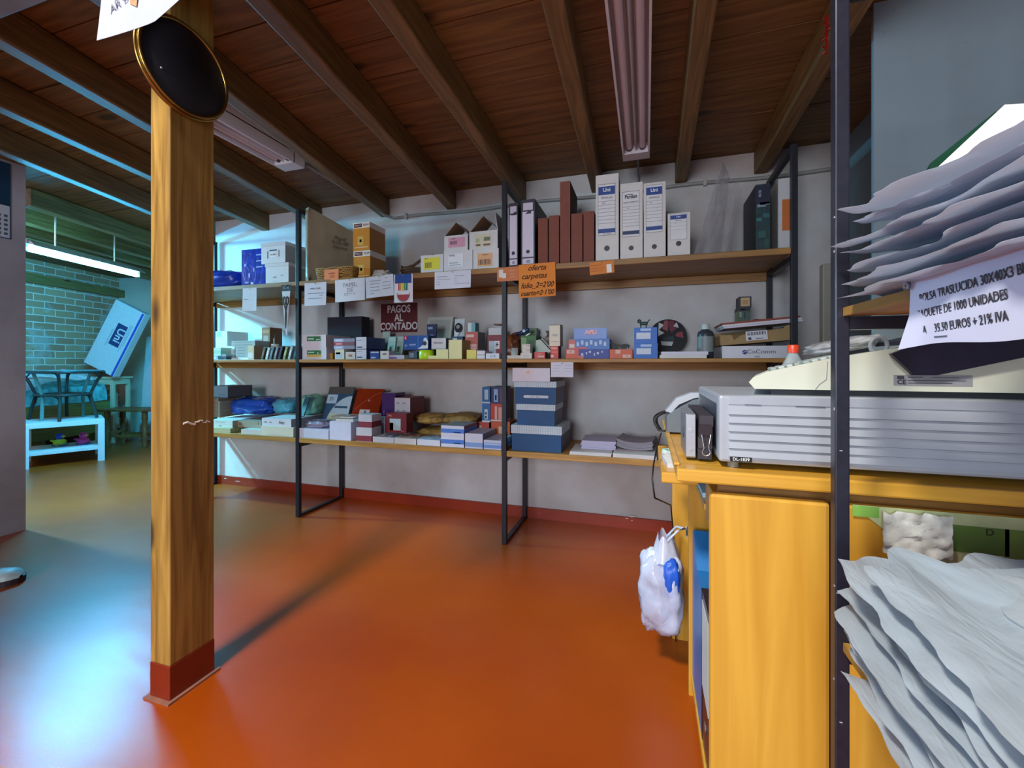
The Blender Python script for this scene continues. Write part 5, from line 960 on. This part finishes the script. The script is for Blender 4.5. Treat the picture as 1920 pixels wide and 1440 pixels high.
t = thing('binder_clip', 'black binder clip with silver handles gripping the dark ledgers', 'clip', (.122, 1.016, CT + .062))
MB().prism([(-.0115, 0), (.0115, 0), (.0115, .022), (-.0115, .022)], -.008, .002, 1).build('spring', paint('2a1c26', .3), t)
for s_ in (-1, 1): MB().tube([(s_ * .009, -.009, .002), (s_ * .006, -.0105, -.016), (s_ * .0045, -.011, -.026), (s_ * .008, -.011, -.036), (s_ * .0055, -.011, -.041), (0, -.011, -.043)], .0011, 6).build('handle', paint('d0d2d8', .2, .9), t)
# telephone
t = thing('telephone', 'grey desk telephone with a curved silver handset and coiled cord', 'telephone', (.060, 1.40, CT + .0065))
MB().prism([(.0, 0), (.145, 0), (.145, .112), (.075, .100), (.02, .066), (.0, .05)], 0, .17, 1).build('base', paint('5f6770', .35), t)
MB().prism([(-.004, .062), (.012, .058), (.035, .084), (.075, .103), (.112, .112), (.115, .122), (.07, .120), (.028, .103)], .01, .055, 1).build('handset', paint('a9b0ba', .3, .1), t)
MB().lathe([(.008, -.002), (.008, 0), (.004, -.001)], (.05, 0, .052), 14, axis=1).build('speaker_hole', paint('2a2e36', .4), t)
MB().rbox(.095, .12, -.003, .001, .05, .085, .002).build('socket', paint('20242c', .4), t)
c = []
for k in range(150):
    q = k / 149; a = k * 2 * PI / 7
    cx = -.004 - .030 * math.sin(q * PI * .95); cz = .058 - .066 * q + .012 * math.sin(q * PI); cy = .03 - .06 * q + .02 * q * q
    c.append((cx + .0055 * math.cos(a), cy + .0055 * math.sin(a), cz + .003 * math.sin(a)))
c = [(x, y, max(z, .0045)) for x, y, z in c]
MB().tube(c, .002, 5).build('coiled_cord', paint('17181c', .4), t)
cb_ = [(.040, 1.30, .80), (.028, 1.27, .765), (.018, 1.2, .73), (.014, 1.16, .705), (.020, 1.145, .66), (.045, 1.25, .62), (.072, 1.42, .56), (.085, 1.60, .46), (.10, 1.645, .3), (.10, 1.645, .006)]
o = MB().tube(cb_, .0022, 6).build('phone_cable', paint('1a1418', .4)); tag(o, 'thin black cable trailing from the telephone down the counter end', 'cable')
# soda bottle
xs, zs = atY(1487, 1.50)
t = thing('soda_bottle', 'clear plastic bottle with red screw cap behind the cash register', 'bottle', (xs, 1.50, CT + .0004))
ph = hz(647, zs) - CT
MB().lathe([(.026, 0), (.033, .006), (.034, .06), (.031, .10), (.034, .14), (.034, ph * .66), (.026, ph * .80), (.014, ph * .89), (.0125, ph * .93), (.0125, ph * .97), (.001, ph * .97)], n=28).build('bottle', film('c4d0d4', .45, .05), t)
MB().lathe([(.0345, .10), (.0345, ph * .62)], n=28).build('label', paint('8a2c2c', .4), t)
MB().lathe([(.0148, ph * .91), (.015, ph * .995), (.013, ph), (.001, ph)], n=24).build('cap', paint('d2421e', .4), t)

# ------------------------------------------------------------ steel rack close to the camera with plastic bags
RX, RYF = .287, .83
rk = thing('bag_rack', 'tall black steel rack full of plastic bags close beside the counter', 'rack', (RX, RYF, 0))
BK2 = paint('262633', .35, .25, .2, 60)
for (x, y) in ((0, 0), (.42, 0), (.0, -1.15), (.42, -1.15)): MB().rbox(x, x + .02, y - .02, y, 0, 1.86, .002).build('upright', BK2, rk)
for z in (.5235, 1.0525, 1.58):
    MB().box(.02, .42, -.0195, -.001, z, z + .02).build('crossbar', BK2, rk)
    MB().box(.4205, .4395, -1.1295, -.02, z, z + .02).build('side_bar', BK2, rk)
m = MB(); rr = random.Random(8)
for k in range(10):
    z = rr.uniform(.35, 1.6); a = rr.uniform(.002, .007); m.box(-.0006, .0002 + .001, -.02 + rr.uniform(0, .004), -.02 + .005, z, z + a) if k % 2 else m.box(*(lambda q: (q, q + .004))(rr.uniform(.0, .015)), -.0207, -.0197, z, z + .0014)
m.build('chipped_paint', paint('a8a8ae', .5), rk)
RB = wood('b98a3a', '8a6224', 1, 1.1, .5, True, kd=.7)
for z, wh in ((.5575, 'lower'), (1.087, 'upper')):
    t = thing('shelf_board', wh + ' pine board of the bag rack under a heap of plastic bags', 'shelf', (RX + .010, RYF, z - .0135))
    MB().rbox(.0115, .408, -1.12, -.0205, .0, .0135, .002).box(0, .012, -1.12, -.0215, 0, .0135).build('board', RB, t)
def polymat(h, a=.85, rough=.22):
    m, nt, b = newmat('polythene_' + h); L = nt.links; c = lin(h) + (1,)
    b.inputs['Base Color'].default_value = c; b.inputs['Roughness'].default_value = rough
    tr = nt.nodes.new('ShaderNodeBsdfTranslucent'); tr.inputs['Color'].default_value = c
    tp = nt.nodes.new('ShaderNodeBsdfTransparent'); m1 = nt.nodes.new('ShaderNodeMixShader'); m1.inputs[0].default_value = .45
    m2 = nt.nodes.new('ShaderNodeMixShader'); m2.inputs[0].default_value = 1 - a
    L.new(b.outputs[0], m1.inputs[1]); L.new(tr.outputs[0], m1.inputs[2]); L.new(m1.outputs[0], m2.inputs[1]); L.new(tp.outputs[0], m2.inputs[2])
    tc = nt.nodes.new('ShaderNodeTexCoord'); mp = nt.nodes.new('ShaderNodeMapping'); mp.inputs['Scale'].default_value = (26, 5, 26); mp.inputs['Rotation'].default_value = (0, 0, .25)
    n = nt.nodes.new('ShaderNodeTexNoise'); n.inputs['Scale'].default_value = 1; n.inputs['Detail'].default_value = 5; n.inputs['Distortion'].default_value = .8
    L.new(tc.outputs['Object'], mp.inputs['Vector']); L.new(mp.outputs['Vector'], n.inputs['Vector'])
    bp = nt.nodes.new('ShaderNodeBump'); bp.inputs['Strength'].default_value = .8; bp.inputs['Distance'].default_value = .012
    L.new(n.outputs['Fac'], bp.inputs['Height']); L.new(bp.outputs['Normal'], b.inputs['Normal']); L.new(bp.outputs['Normal'], tr.inputs['Normal'])
    L.new(m2.outputs[0], nt.nodes['Material Output'].inputs['Surface']); return m
def flatbag(name, label, mat, x0, x1, y0, y1, z0, th, seed, group, far_lift=0.0, side_lift=0.0, ears=.05, amp=.012, sag=0.0, nest=0.0):
    """a flat folded carrier bag: two creased skins meeting in a ragged hem; y1 is the far end. nest is the heap's shared unevenness"""
    m = MB()
    rdg = lambda p: 1 - 2 * abs(mnoise.noise(p))
    def pos(u, v, s):
        r = mnoise.noise(Vector((v * 7 + seed, seed * 1.7, 0))); ex_ = ears * max(0, .25 + 1.1 * r)
        yy = y0 + (y1 + ex_ - y0) * u; xe = .016 * mnoise.noise(Vector((u * 6, seed * 2.3, 1))) + .008 * mnoise.noise(Vector((u * 17, seed * 2.3, 5)))
        xx = x0 + xe * (1 - v) + (x1 - x0) * v
        e = min(1, min(u, 1 - u) * 14, min(v, 1 - v) * 10) ** .8
        c1 = rdg(Vector((v * 5 + u * 2.0 + seed, u * 1.3, seed))) ; c2 = rdg(Vector((v * 13 - u * 2.5 + seed, u * 2.5, seed + 3))); c3 = rdg(Vector((v * 30 + u * 4, u * 5, seed * 2)))
        wv = .7 * c1 + .25 * c2 + .05 * c3 - .4
        nz = mnoise.noise(Vector((v * 2.2, u * 2.2, 11.3))) + .5 * mnoise.noise(Vector((v * 5, u * 4, 3.1)))
        zz = z0 + th * .5 + s * th * .5 * e + amp * wv * (.2 + .8 * e) * (.55 + .45 * s) + nest * nz + far_lift * u ** 2 + side_lift * v ** 1.3 - sag * (1 - v) ** 6 + .006 * (1 - e) * mnoise.noise(Vector((v * 8, u * 8, seed)))
        return (xx, yy, zz)
    m.grid(lambda u, v: pos(u, v, 1), 56, 48).grid(lambda u, v: pos(u, v, -1), 56, 48)
    o = m.build(name, mat, weld=True); return tag(o, label, 'bag', group)
PW, PT_, PG = polymat('d2d8e4', .96), polymat('c2cdd6', .9), polymat('d8dcdf', .45, .1)
zz = 1.0915
for k in range(7):
    nm = ('bottom', 'second', 'third', 'fourth', 'fifth', 'sixth', 'topmost')[k]
    flatbag('carrier_bag', 'white carrier bag, %s in the heap on the upper rack board' % nm, PW, RX - .02 + .005 * (k % 3), RX + .36, .12, .735 - .012 * (k % 2), zz, .006, 3 + k * 2.7, 'white carrier bags on the upper board', far_lift=.008 * k, side_lift=.002 * k, ears=.05 + .02 * (k % 2), amp=.003, nest=.004 * k / 3)
    zz += .0128
def sheetpoly(name, pts, th, mat):          # a folded sheet through px/depth points, given a little thickness
    m = MB(); n = len(pts); a = [Vector(p) for p in pts]; nrm = (a[1] - a[0]).cross(a[2] - a[0]).normalized() * th
    m.add(a + [p + nrm for p in a], [tuple(range(n)), tuple(range(n, 2 * n))[::-1]] + [(i, (i + 1) % n, n + (i + 1) % n, n + i) for i in range(n)]); return m.build(name, mat)
def pX(px, py, X):
    Y, z = atX(px, X); return (X, Y, hz(py, z))
o = sheetpoly('paper_sack', [pX(1733, 337, .37), pX(1884, 196, .50), pX(1990, 190, .56), pX(1990, 375, .42), pX(1850, 385, .40), pX(1770, 372, .375)], .002, paint('d6cfd2', .6)); tag(o, 'pointed white paper sack topping the heap of carrier bags', 'sack')
o = sheetpoly('green_catalogue', [pX(1744, 306, .42), pX(1868, 208, .53), pX(1880, 226, .53), pX(1744, 338, .415)], .012, paint('123c2c', .4)); tag(o, 'thin dark green catalogue edge behind the pointed paper sack', 'catalogue')
zz = .562
for k in range(8):
    nm = ('bottom', 'second', 'third', 'fourth', 'fifth', 'sixth', 'seventh', 'topmost')[k]
    flatbag('clear_bag', 'translucent plastic bag, %s in the heap on the lower rack board' % nm, PT_, RX - .026 + .006 * (k % 3), RX + .36, .08, .71 + (-.02, .0, .02, -.01, .03, -.03, .02, -.05)[k], zz, .009, 31 + k * 3.1, 'translucent bags on the lower board', far_lift=.005 * k, side_lift=.011 * k, ears=.05 + .03 * (k % 2), amp=.007, nest=.005 * k / 3)
    zz += .0195
flatbag('clear_bag', 'clear glossy bag draped loosely over the heap on the lower rack board', PG, RX + .07, RX + .40, .1, .64, zz + .016, .012, 90, None, far_lift=.0, side_lift=.17, amp=.012, nest=.006)
o = sheetpoly('blue_bag', [pX(1734, 1418, .300), pX(1830, 1436, .31), pX(1900, 1500, .34), pX(1800, 1490, .30)], .004, paint('1c50c8', .3)); tag(o, 'corner of a bright blue bag poking out of the lower heap', 'bag')
# sign on the upper board edge
sg = thing('bag_price_sign', 'curling white paper sign about translucent bags pinned to the rack board', 'sign', (RX + .0065, .617, 1.093))
m = MB()
def sgf(s):
    def f(u, v):
        cur = -.006 * (1 - v) - .006 * (1 - v) * max(0, 1 - 9 * u) - s
        return (cur, -.297 * u - .012 * math.sin(v * PI) * (1 - u) * 0 - .010 * (1 - abs(2 * v - 1)) * max(0, 1 - u * 6), -.078 + .078 * v + .012 * u + .003 * math.sin(u * 9))
    return f
m.grid(sgf(0), 30, 10).grid(sgf(.0005), 30, 10); m.build('sheet', paint('c9cbe2', .6, var=.02), sg)
RT = (PI / 2, 0, -PI / 2)
for s_, y, z, sz in (('BOLSA TRASLUCIDA 30X40X3 BLOQUE', -.022, -.022, .0133), ('PAQUETE DE 1000 UNIDADES', -.022, -.040, .0130), ('A     35,50 EUROS + 21% IVA', -.034, -.058, .0130)):
    txt(sg, s_, sz, '33343e', (-.0012 - .006 * (-z / .078), y, z), rot=(PI / 2 + math.atan(.006 / .078), math.radians(-2), -PI / 2), align='LEFT', sx=.73)
MB().box(-.0068, -.0062, -.075, -.055, -.0665, -.0655).build('underline', paint('5a5c68', .6), sg)
MB().lathe([(.005, -.008), (.005, -.004), (.001, -.010)], (0, -.004, -.004), 12, axis=0).build('pin', paint('b8bcc8', .15, 1.0), sg)
# under the upper board: clear packet and dark bag lying on the register
o = blob(.13, .16, .03, 55, .2).build('clear_packet', film('b8b8bc', .7, .1), loc=(.44, 1.20, 1.027), rot=(0, -.2, 0), weld=True); tag(o, 'grey clear packet lying on the sloping cash register beside the rack upright', 'packet')
t = MB().tube([(.014 * math.cos(a), 0, .016 * math.sin(a)) for a in [2 * PI * j / 24 for j in range(25)]], .004, 8, caps=False).build('cardboard_ring', paint('8a8f94', .5), loc=(.44, 1.035, 1.034)); tag(t, 'grey ring end showing at the clear packet on the cash register', 'ring')
DP = paint('150f22', .35, var=.3)
m = MB(); q = [P(1664, 664), P(1700, 650), P(1920, 618), P(2050, 610), P(2050, 640), P(1920, 668), P(1750, 703), P(1706, 703)]
lift = lambda px, py, d: (P(px, py)[0], d + zr - .22 * (xr - P(px, py)[0]))
m.prism(q, RY - .014, RY - .004, 1).prism([lift(1700, 650, .004), lift(1920, 618, .004), lift(2050, 600, .004), lift(2050, 600, .016), lift(1920, 618, .018), lift(1700, 656, .012)], RY - .014, RY + .12, 1)
tag(m.build('dark_pouch', DP), 'very dark purple pouch draped over the side of the cash register', 'pouch')
# map and crumpled paper on the counter front
MY = .962
x0, z0 = atY(1598, MY); x1, z1 = atY(1990, MY); t = thing('map_sheet', 'green and cream map sheet with letters C and D stuck to the counter front', 'map', (x0, MY, hz(1050, z0)))
Hm = hz(946, z0) - hz(1050, z0); Wm = x1 - x0
MB().prism([(0, Hm), (Wm, Hm), (Wm, 0), (.06, 0), (.055, Hm * .55)], 0, .0006, 1).build('sheet', paint('b4bf8e', .6, var=.25, scale=14), t)
for (u, v, w_, h_, hx) in ((.0, .8, .14, .2, '7cb04a'), (.42, .35, .35, .45, '54742e'), (.75, .3, .25, .5, '6a8a3c'), (.2, .5, .15, .3, 'd4c8a8')):
    MB().box(max(u, .16 if v < .6 else 0) * Wm, min(1, u + w_) * Wm, -.0012, -.0004, v * Hm, min(.99, v + h_) * Hm).build('green_patch', paint(hx, .6, var=.2, scale=20), t)
txt(t, 'C', .016, '23281c', (.30 * Wm, -.002, .80 * Hm)); txt(t, 'D', .016, '23281c', (.68 * Wm, -.002, .72 * Hm))
x0, z0 = atY(1715, .952)
o = MB().grid(lambda u, v: ((u - .5) * .10, -.006 + .009 * mnoise.noise(Vector((u * 7, v * 7, 4))), (v - .5) * .075 + .008 * mnoise.noise(Vector((u * 5, 9, v))) ), 14, 12).build('crumpled_packet', paint('c4c8c0', .3, var=.4, scale=30), loc=(x0, .950, hz(1000, z0))); tag(o, 'crumpled printed packet taped over the map sheet', 'packet')
# ------------------------------------------------------------ side room furniture (positions across / along the view axis)
def at6(xc, z, h=0.0): x, y = cw(xc, z); return (x, y, h)
WP = paint('d4dad6', .4, var=.03)
A, B = Vector(at6(-4.565, 4.055)), Vector(at6(-4.207, 4.43)); d = (B - A); ang = math.atan2(d.y, d.x); Lt = d.length
t = thing('coffee_table', 'white square coffee table with a lower shelf carrying a rattan table', 'table', A, ang)
CTB = t
MB().rbox(-.025, Lt + .025, -.025, .50, .375, .426, .003).build('tabletop', WP, t)
MB().rbox(.0, Lt, 0, .475, .115, .15, .003).build('lower_shelf', WP, t)
for (x, y) in ((0, 0), (Lt, 0), (0, .475), (Lt, .475)): MB().box(x - .025, x + .025, y - .025, y + .025, 0, .376).build('leg', WP, t)
ctr = A + Vector((math.cos(ang) * Lt / 2 - math.sin(ang) * .24, math.sin(ang) * Lt / 2 + math.cos(ang) * .24, 0))
rt = thing('rattan_table', 'dark rattan side table with glass top standing on the coffee table', 'table', (ctr.x - .02, ctr.y, .4264))
RT2 = paint('23322f', .4, var=.3); hT = .50
def ring(r, z, th, sq=.6):
    return [((math.copysign(abs(math.cos(a)) ** sq, math.cos(a))) * r, (math.copysign(abs(math.sin(a)) ** sq, math.sin(a))) * r * .72, z) for a in [2 * PI * k / 48 for k in range(49)]]
MB().tube(ring(.33, hT - .02, 0), .014, 8, caps=False).build('top_rim', RT2, rt)
MB().prism([(p[0], p[1]) for p in ring(.335, 0, 0)[:-1]], hT - .006, hT, 2).build('glass_top', film('8fd8e0', .5, .05), rt)
MB().tube(ring(.23, .25, 0), .013, 8, caps=False).prism([(p[0], p[1]) for p in ring(.225, 0, 0)[:-1]], .246, .256, 2).build('mid_shelf', RT2, rt)
for sx_ in (-1, 1):
    for sy in (-1, 1):
        l = MB().tube([(sx_ * .24, sy * .15, .004), (sx_ * .215, sy * .135, .13), (sx_ * .19, sy * .12, .25), (sx_ * .235, sy * .15, .38), (sx_ * .29, sy * .185, hT - .022)], .014, 8).build('leg', RT2, rt)
        MB().tube([(sx_ * .20, sy * .12, .16), (sx_ * .16, sy * .125, .225), (sx_ * .08, sy * .125, .24)], .007, 6).build('brace', RT2, l)
        MB().tube([(sx_ * .255, sy * .165, .42), (sx_ * .2, sy * .16, .465), (sx_ * .1, sy * .17, .475)], .007, 6).build('brace', RT2, l)
for s_ in (-1, 1): MB().tube([(0, s_ * .165, .004), (0, s_ * .16, .25), (0, s_ * .23, hT - .02)], .015, 8).build('centre_post', paint('5a8a84', .4), rt)
# two toy birds
for (xc, z, hb, hh, hx, label) in ((-4.62, 4.42, 'c8d23a', '1c50c8', 'd8b44a', 'toy bird with blue head and yellow body on the coffee table shelf'), (-4.46, 4.50, 'd83a8c', 'd83a8c', 'c8a850', 'pink toy bird on the coffee table shelf beside the blue headed one')):
    b = thing('toy_bird', label, 'toy', at6(xc, z, .1506), YAW)
    MB().lathe([(.001, 0), (.035, .004), (.052, .028), (.046, .055), (.024, .072), (.001, .076)], n=20).build('body', paint(hb, .3), b)
    MB().lathe([(.001, .062), (.026, .068), (.035, .095), (.026, .122), (.001, .128)], n=18).build('head', paint(hh, .3), b)
    MB().lathe([(.014, .0), (.011, .014), (.001, .032)], (.028, 0, .096), 12, axis=0).build('beak', paint(hx, .4), b)
    MB().lathe([(.006, -.033), (.006, -.030), (.001, -.036)], (.012, 0, .106), 8, axis=1).build('eye', paint('14141a', .2), b)
    MB().prism([(-.045, .03), (-.09, .05), (-.085, .06), (-.04, .055)], -.014, .014, 1).build('tail', paint(hb, .3), b)
    MB().rbox(-.05, .06, -.035, .035, -.0005, .012, .004).build('base', paint('2a6ac0', .35), b)
# low bench, bundles
bz = thing('low_bench', 'low olive wooden bench along the brick wall', 'bench', at6(-5.185, 3.9), YAW)
OL = wood('8d8a42', '6a6a30', 1, .8, .5, False)
MB().box(.0, .22, 0, 1.44, .50, .53).box(.19, .22, 0, 1.44, .17, .50).build('panel', OL, bz)
for y in (.05, .7, 1.36): MB().box(.03, .18, y, y + .04, 0, .50).build('leg', OL, bz)
o = MB().grid(lambda u, v: (.21 * (1 if False else 1) * (.5 + .5 * math.cos(PI * v)) ** .35 if v < .5 else .21 * (.5 + .5 * math.cos(PI * v)), 1.38 * u, .26 * math.sin(PI * v / 2) ** .7 + .012 * mnoise.noise(Vector((u * 12, v * 6, 1)))), 40, 14).build('blanket_bundle', paint('4fa6a4', .35, var=.9, scale=16, bump=.5), loc=at6(-5.18, 3.93, .5406), rz=YAW); tag(o, 'teal patterned bundle in plastic lying on the low bench', 'bundle')
o = MB().grid(lambda u, v: (.02 + .26 * v, 1.2 * u, .27 + .11 * (1 - v) + .03 * mnoise.noise(Vector((u * 8, v * 4, 6))) - .10 * v * max(0, math.sin(u * 7))), 40, 12).build('plastic_sheet', film('d0e4e4', .8, .12), loc=at6(-5.18, 4.0, .5306), rz=YAW); tag(o, 'crinkled clear plastic sheet over the teal bundle', 'sheet')
cs = thing('console_table', 'narrow cream console table in the corner behind the low bench', 'table', at6(-5.15, 5.36), YAW)
CRW = paint('c4c6a4', .5, var=.06)
MB().rbox(-.02, .22, -.02, .27, .80, .825, .004).build('tabletop', CRW, cs); MB().box(0, .2, 0, .25, .73, .80).build('apron', CRW, cs)
for x in (0, .165):
    for y in (0, .215): MB().rbox(x, x + .038, y, y + .038, 0, .73, .003).build('leg', CRW, cs)
# leaning carton with blue stripe
t = thing('long_carton', 'long white carton with a blue edge stripe and dark blue print leaning above the console', 'carton', at6(-4.86, 5.27, .8256), rot=(0, math.radians(27), YAW))
MB().rbox(-.40, 0, 0, .09, .0, .86, .003).build('carton', paint('d0dcdc', .5), t)
MB().box(-.035, -.008, -.0012, -.0002, .0, .85).build('stripe', paint('1c50b8', .5), t)
l = MB().box(-.24, -.11, -.0014, -.0004, .34, .62).build('brand_patch', paint('1c3a6c', .5), t)
txt(l, 'Uni', .13, 'd4dce0', (-.165, -.002, .48), rot=(PI / 2, PI / 2, 0), bold=.02)
m = MB()
for k in range(3): m.box(-.095 + .014 * k, -.09 + .014 * k, -.0014, -.0004, .3 + .04 * k, .66)
for k in range(2): m.box(-.26 - .012 * k, -.256 - .012 * k, -.0014, -.0004, .3, .52)
m.build('print', paint('8fa4b0', .5), t)
o = MB().box(0, .62, 0, .012, 0, 1.35).build('white_board', paint('c8d4d0', .4), loc=at6(-4.85, 5.62), rot=(-.09, 0, YAW)); tag(o, 'big plain white board leaning on the end wall behind the wooden stool', 'board')
# stool with turned legs
st = thing('wooden_stool', 'brown wooden stool with turned legs before the white board', 'stool', at6(-4.86, 5.05), YAW)
WS = wood('8f5a2c', '5a3416', 2, 1.2, .45, False)
MB().rbox(0, .62, 0, .30, .425, .455, .008).build('seat', WS, st)
for (x, y) in ((.09, .05), (.53, .05), (.09, .25), (.53, .25)):
    MB().lathe([(.02, 0), (.027, .02), (.02, .04), (.03, .085), (.033, .12), (.022, .16), (.03, .175), (.02, .19), (.03, .25), (.02, .31), (.03, .33), (.03, .425)], (x, y, 0), 16).build('leg', WS, st)
MB().box(.09, .53, .04, .06, .12, .15).box(.09, .53, .24, .26, .12, .15).build('stretcher', WS, st)
for x in (.09, .53): MB().box(x - .012, x + .012, .05, .25, .15, .18).build('side_stretcher', WS, st)

# ------------------------------------------------------------ left edge
# hanging drawing
dg = thing('child_drawing', 'curling white paper with a coloured drawing hanging from the grey girder', 'drawing', (-1.144, .655, 2.10))
def dgf(s):
    def f(u, v):
        bot = -.398 + .03 * u + .05 * max(0, u - .55) * 2; z = bot * (1 - v)
        cur = (1 - v) ** 2
        return (.275 * u - .0 * cur + .03 * cur * (1 - u) ** 3 * 0, -.003 - s - .02 * cur * (1 - u) ** 2 + .03 * cur * u * 0, z)
    return f
m = MB().grid(dgf(0), 16, 16).grid(dgf(.0006), 16, 16); m.build('paper', paint('9fa4b6', .7, var=.03), dg)
for pl, hx in (([(.14, .125), (.215, .125), (.25, .19), (.19, .2)], '9a5a68'), ([(.085, .11), (.105, .10), (.115, .17), (.10, .19), (.085, .16)], 'a87a58'), ([(.125, .12), (.145, .12), (.15, .19), (.13, .2)], 'b4b878')):
    MB().prism([(x, -.44 + z) for x, z in pl], -.0115, -.0108, 1).build('crayon_patch', paint(hx, .8, var=.3, scale=60), dg)
txt(dg, 'AR BO', .026, '6a6a7a', (.062, -.0155, -.318), rot=(PI / 2, -.5, 0), shear=.2, name='handwriting')
# wall calendar
c = thing('wall_calendar', 'blue wall calendar with white date sheets at the edge of the grey wall', 'calendar', (-3.5495, 1.543, 1.72))
MB().box(0, .004, -.34, 0, 0, .44).build('picture', paint('16304c', .4, var=.4, scale=8), c)
l = MB().box(.004, .006, -.335, -.004, .005, .19).build('date_sheet', paint('b4b8c8', .6), c)
m = MB()
for i in range(12):
    for j in range(5): m.box(.006, .0068, -.325 + .027 * i, -.31 + .027 * i, .02 + .026 * j, .034 + .026 * j)
m.build('dates', paint('4a4c58', .6), l)
# shoe
sx0, sy0 = onh(40, 1092)
sh = thing('shoe', 'pale grey shoe with a dark sole stepping on the blue lit floor', 'shoe', (sx0 - .0, sy0, 0), math.radians(22))
def shoe_ring(x):          # half width and height of the upper along the foot, toe at x = 0
    q = -x / .28; w_ = .048 * min(1, (q / .12) ** .5 if q < .12 else 1) * (1 - .18 * math.exp(-((q - .6) / .2) ** 2)); h = .040 * min(1, (q / .15) ** .5 if q < .15 else 1) + .06 * max(0, min(1, (q - .55) / .3)); return max(w_, .004), max(h, .01)
MB().grid(lambda u, v: (lambda q: (q, shoe_ring(q)[0] * math.cos(PI * v) * 1.0, .024 + shoe_ring(q)[1] * math.sin(PI * v) ** .8))(-.28 * u - .001), 24, 16).build('upper', paint('a9b8b8', .5, var=.08), sh)
MB().prism([(-.28 * k / 24 - .0, (shoe_ring(-.28 * k / 24 - .002)[0] + .004)) for k in range(25)] + [(-.28 * k / 24, -(shoe_ring(-.28 * k / 24 - .002)[0] + .004)) for k in range(24, -1, -1)], 0, .026, 2).build('sole', paint('2a1c20', .6), sh)
for k in range(3): MB().tube([(-.09 - .022 * k, .03 * math.cos(a), .026 + shoe_ring(-.09 - .022 * k)[1] * math.sin(a)) for a in [PI * (.25 + .5 * j / 8) for j in range(9)]], .003, 6).build('lace', paint('c8ccd0', .6), sh)

# small things
gx, gy = onh(1549, 28, 2.05)
m = MB(); rr = random.Random(4)
for k in range(40):
    z = -.11 * rr.random(); a = rr.uniform(0, 2 * PI); b_ = rr.uniform(-.008, .008)
    m.tube([(0, 0, z), (.010 * math.cos(a), .010 * math.sin(a), z + b_)], .0012, 4)
m.tube([(0, 0, .0), (.002, 0, -.05), (-.001, .002, -.115)], .0025, 6)
tag(m.build('tinsel', paint('a01818', .25, .5, .2), loc=(gx, gy, 2.0495)), 'red tinsel strand hanging from the ceiling beam beside the rack upright', 'tinsel')
bb = bpy.data.objects['baseboard_back']; m = MB()
for px, py, w_, h_ in ((1176, 968, .06, .012), (1160, 966, .02, .008), (1183, 976, .012, .008), (1172, 972, .02, .008), (1010, 962, .005, .005), (1011, 969, .004, .004), (420, 897, .03, .008), (440, 902, .06, .006)):
    x, z = atY(px, WY - .014); h = hz(py, z); m.prism([(x, h), (x + w_ * .4, h - h_ * .4), (x + w_, h + h_ * .1), (x + w_ * .8, h + h_ * .6), (x + w_ * .3, h + h_ * .5)], WY - .0146, WY - .014, 1)
m.build('chipped_paint', paint('c4bdb8', .8), bb)
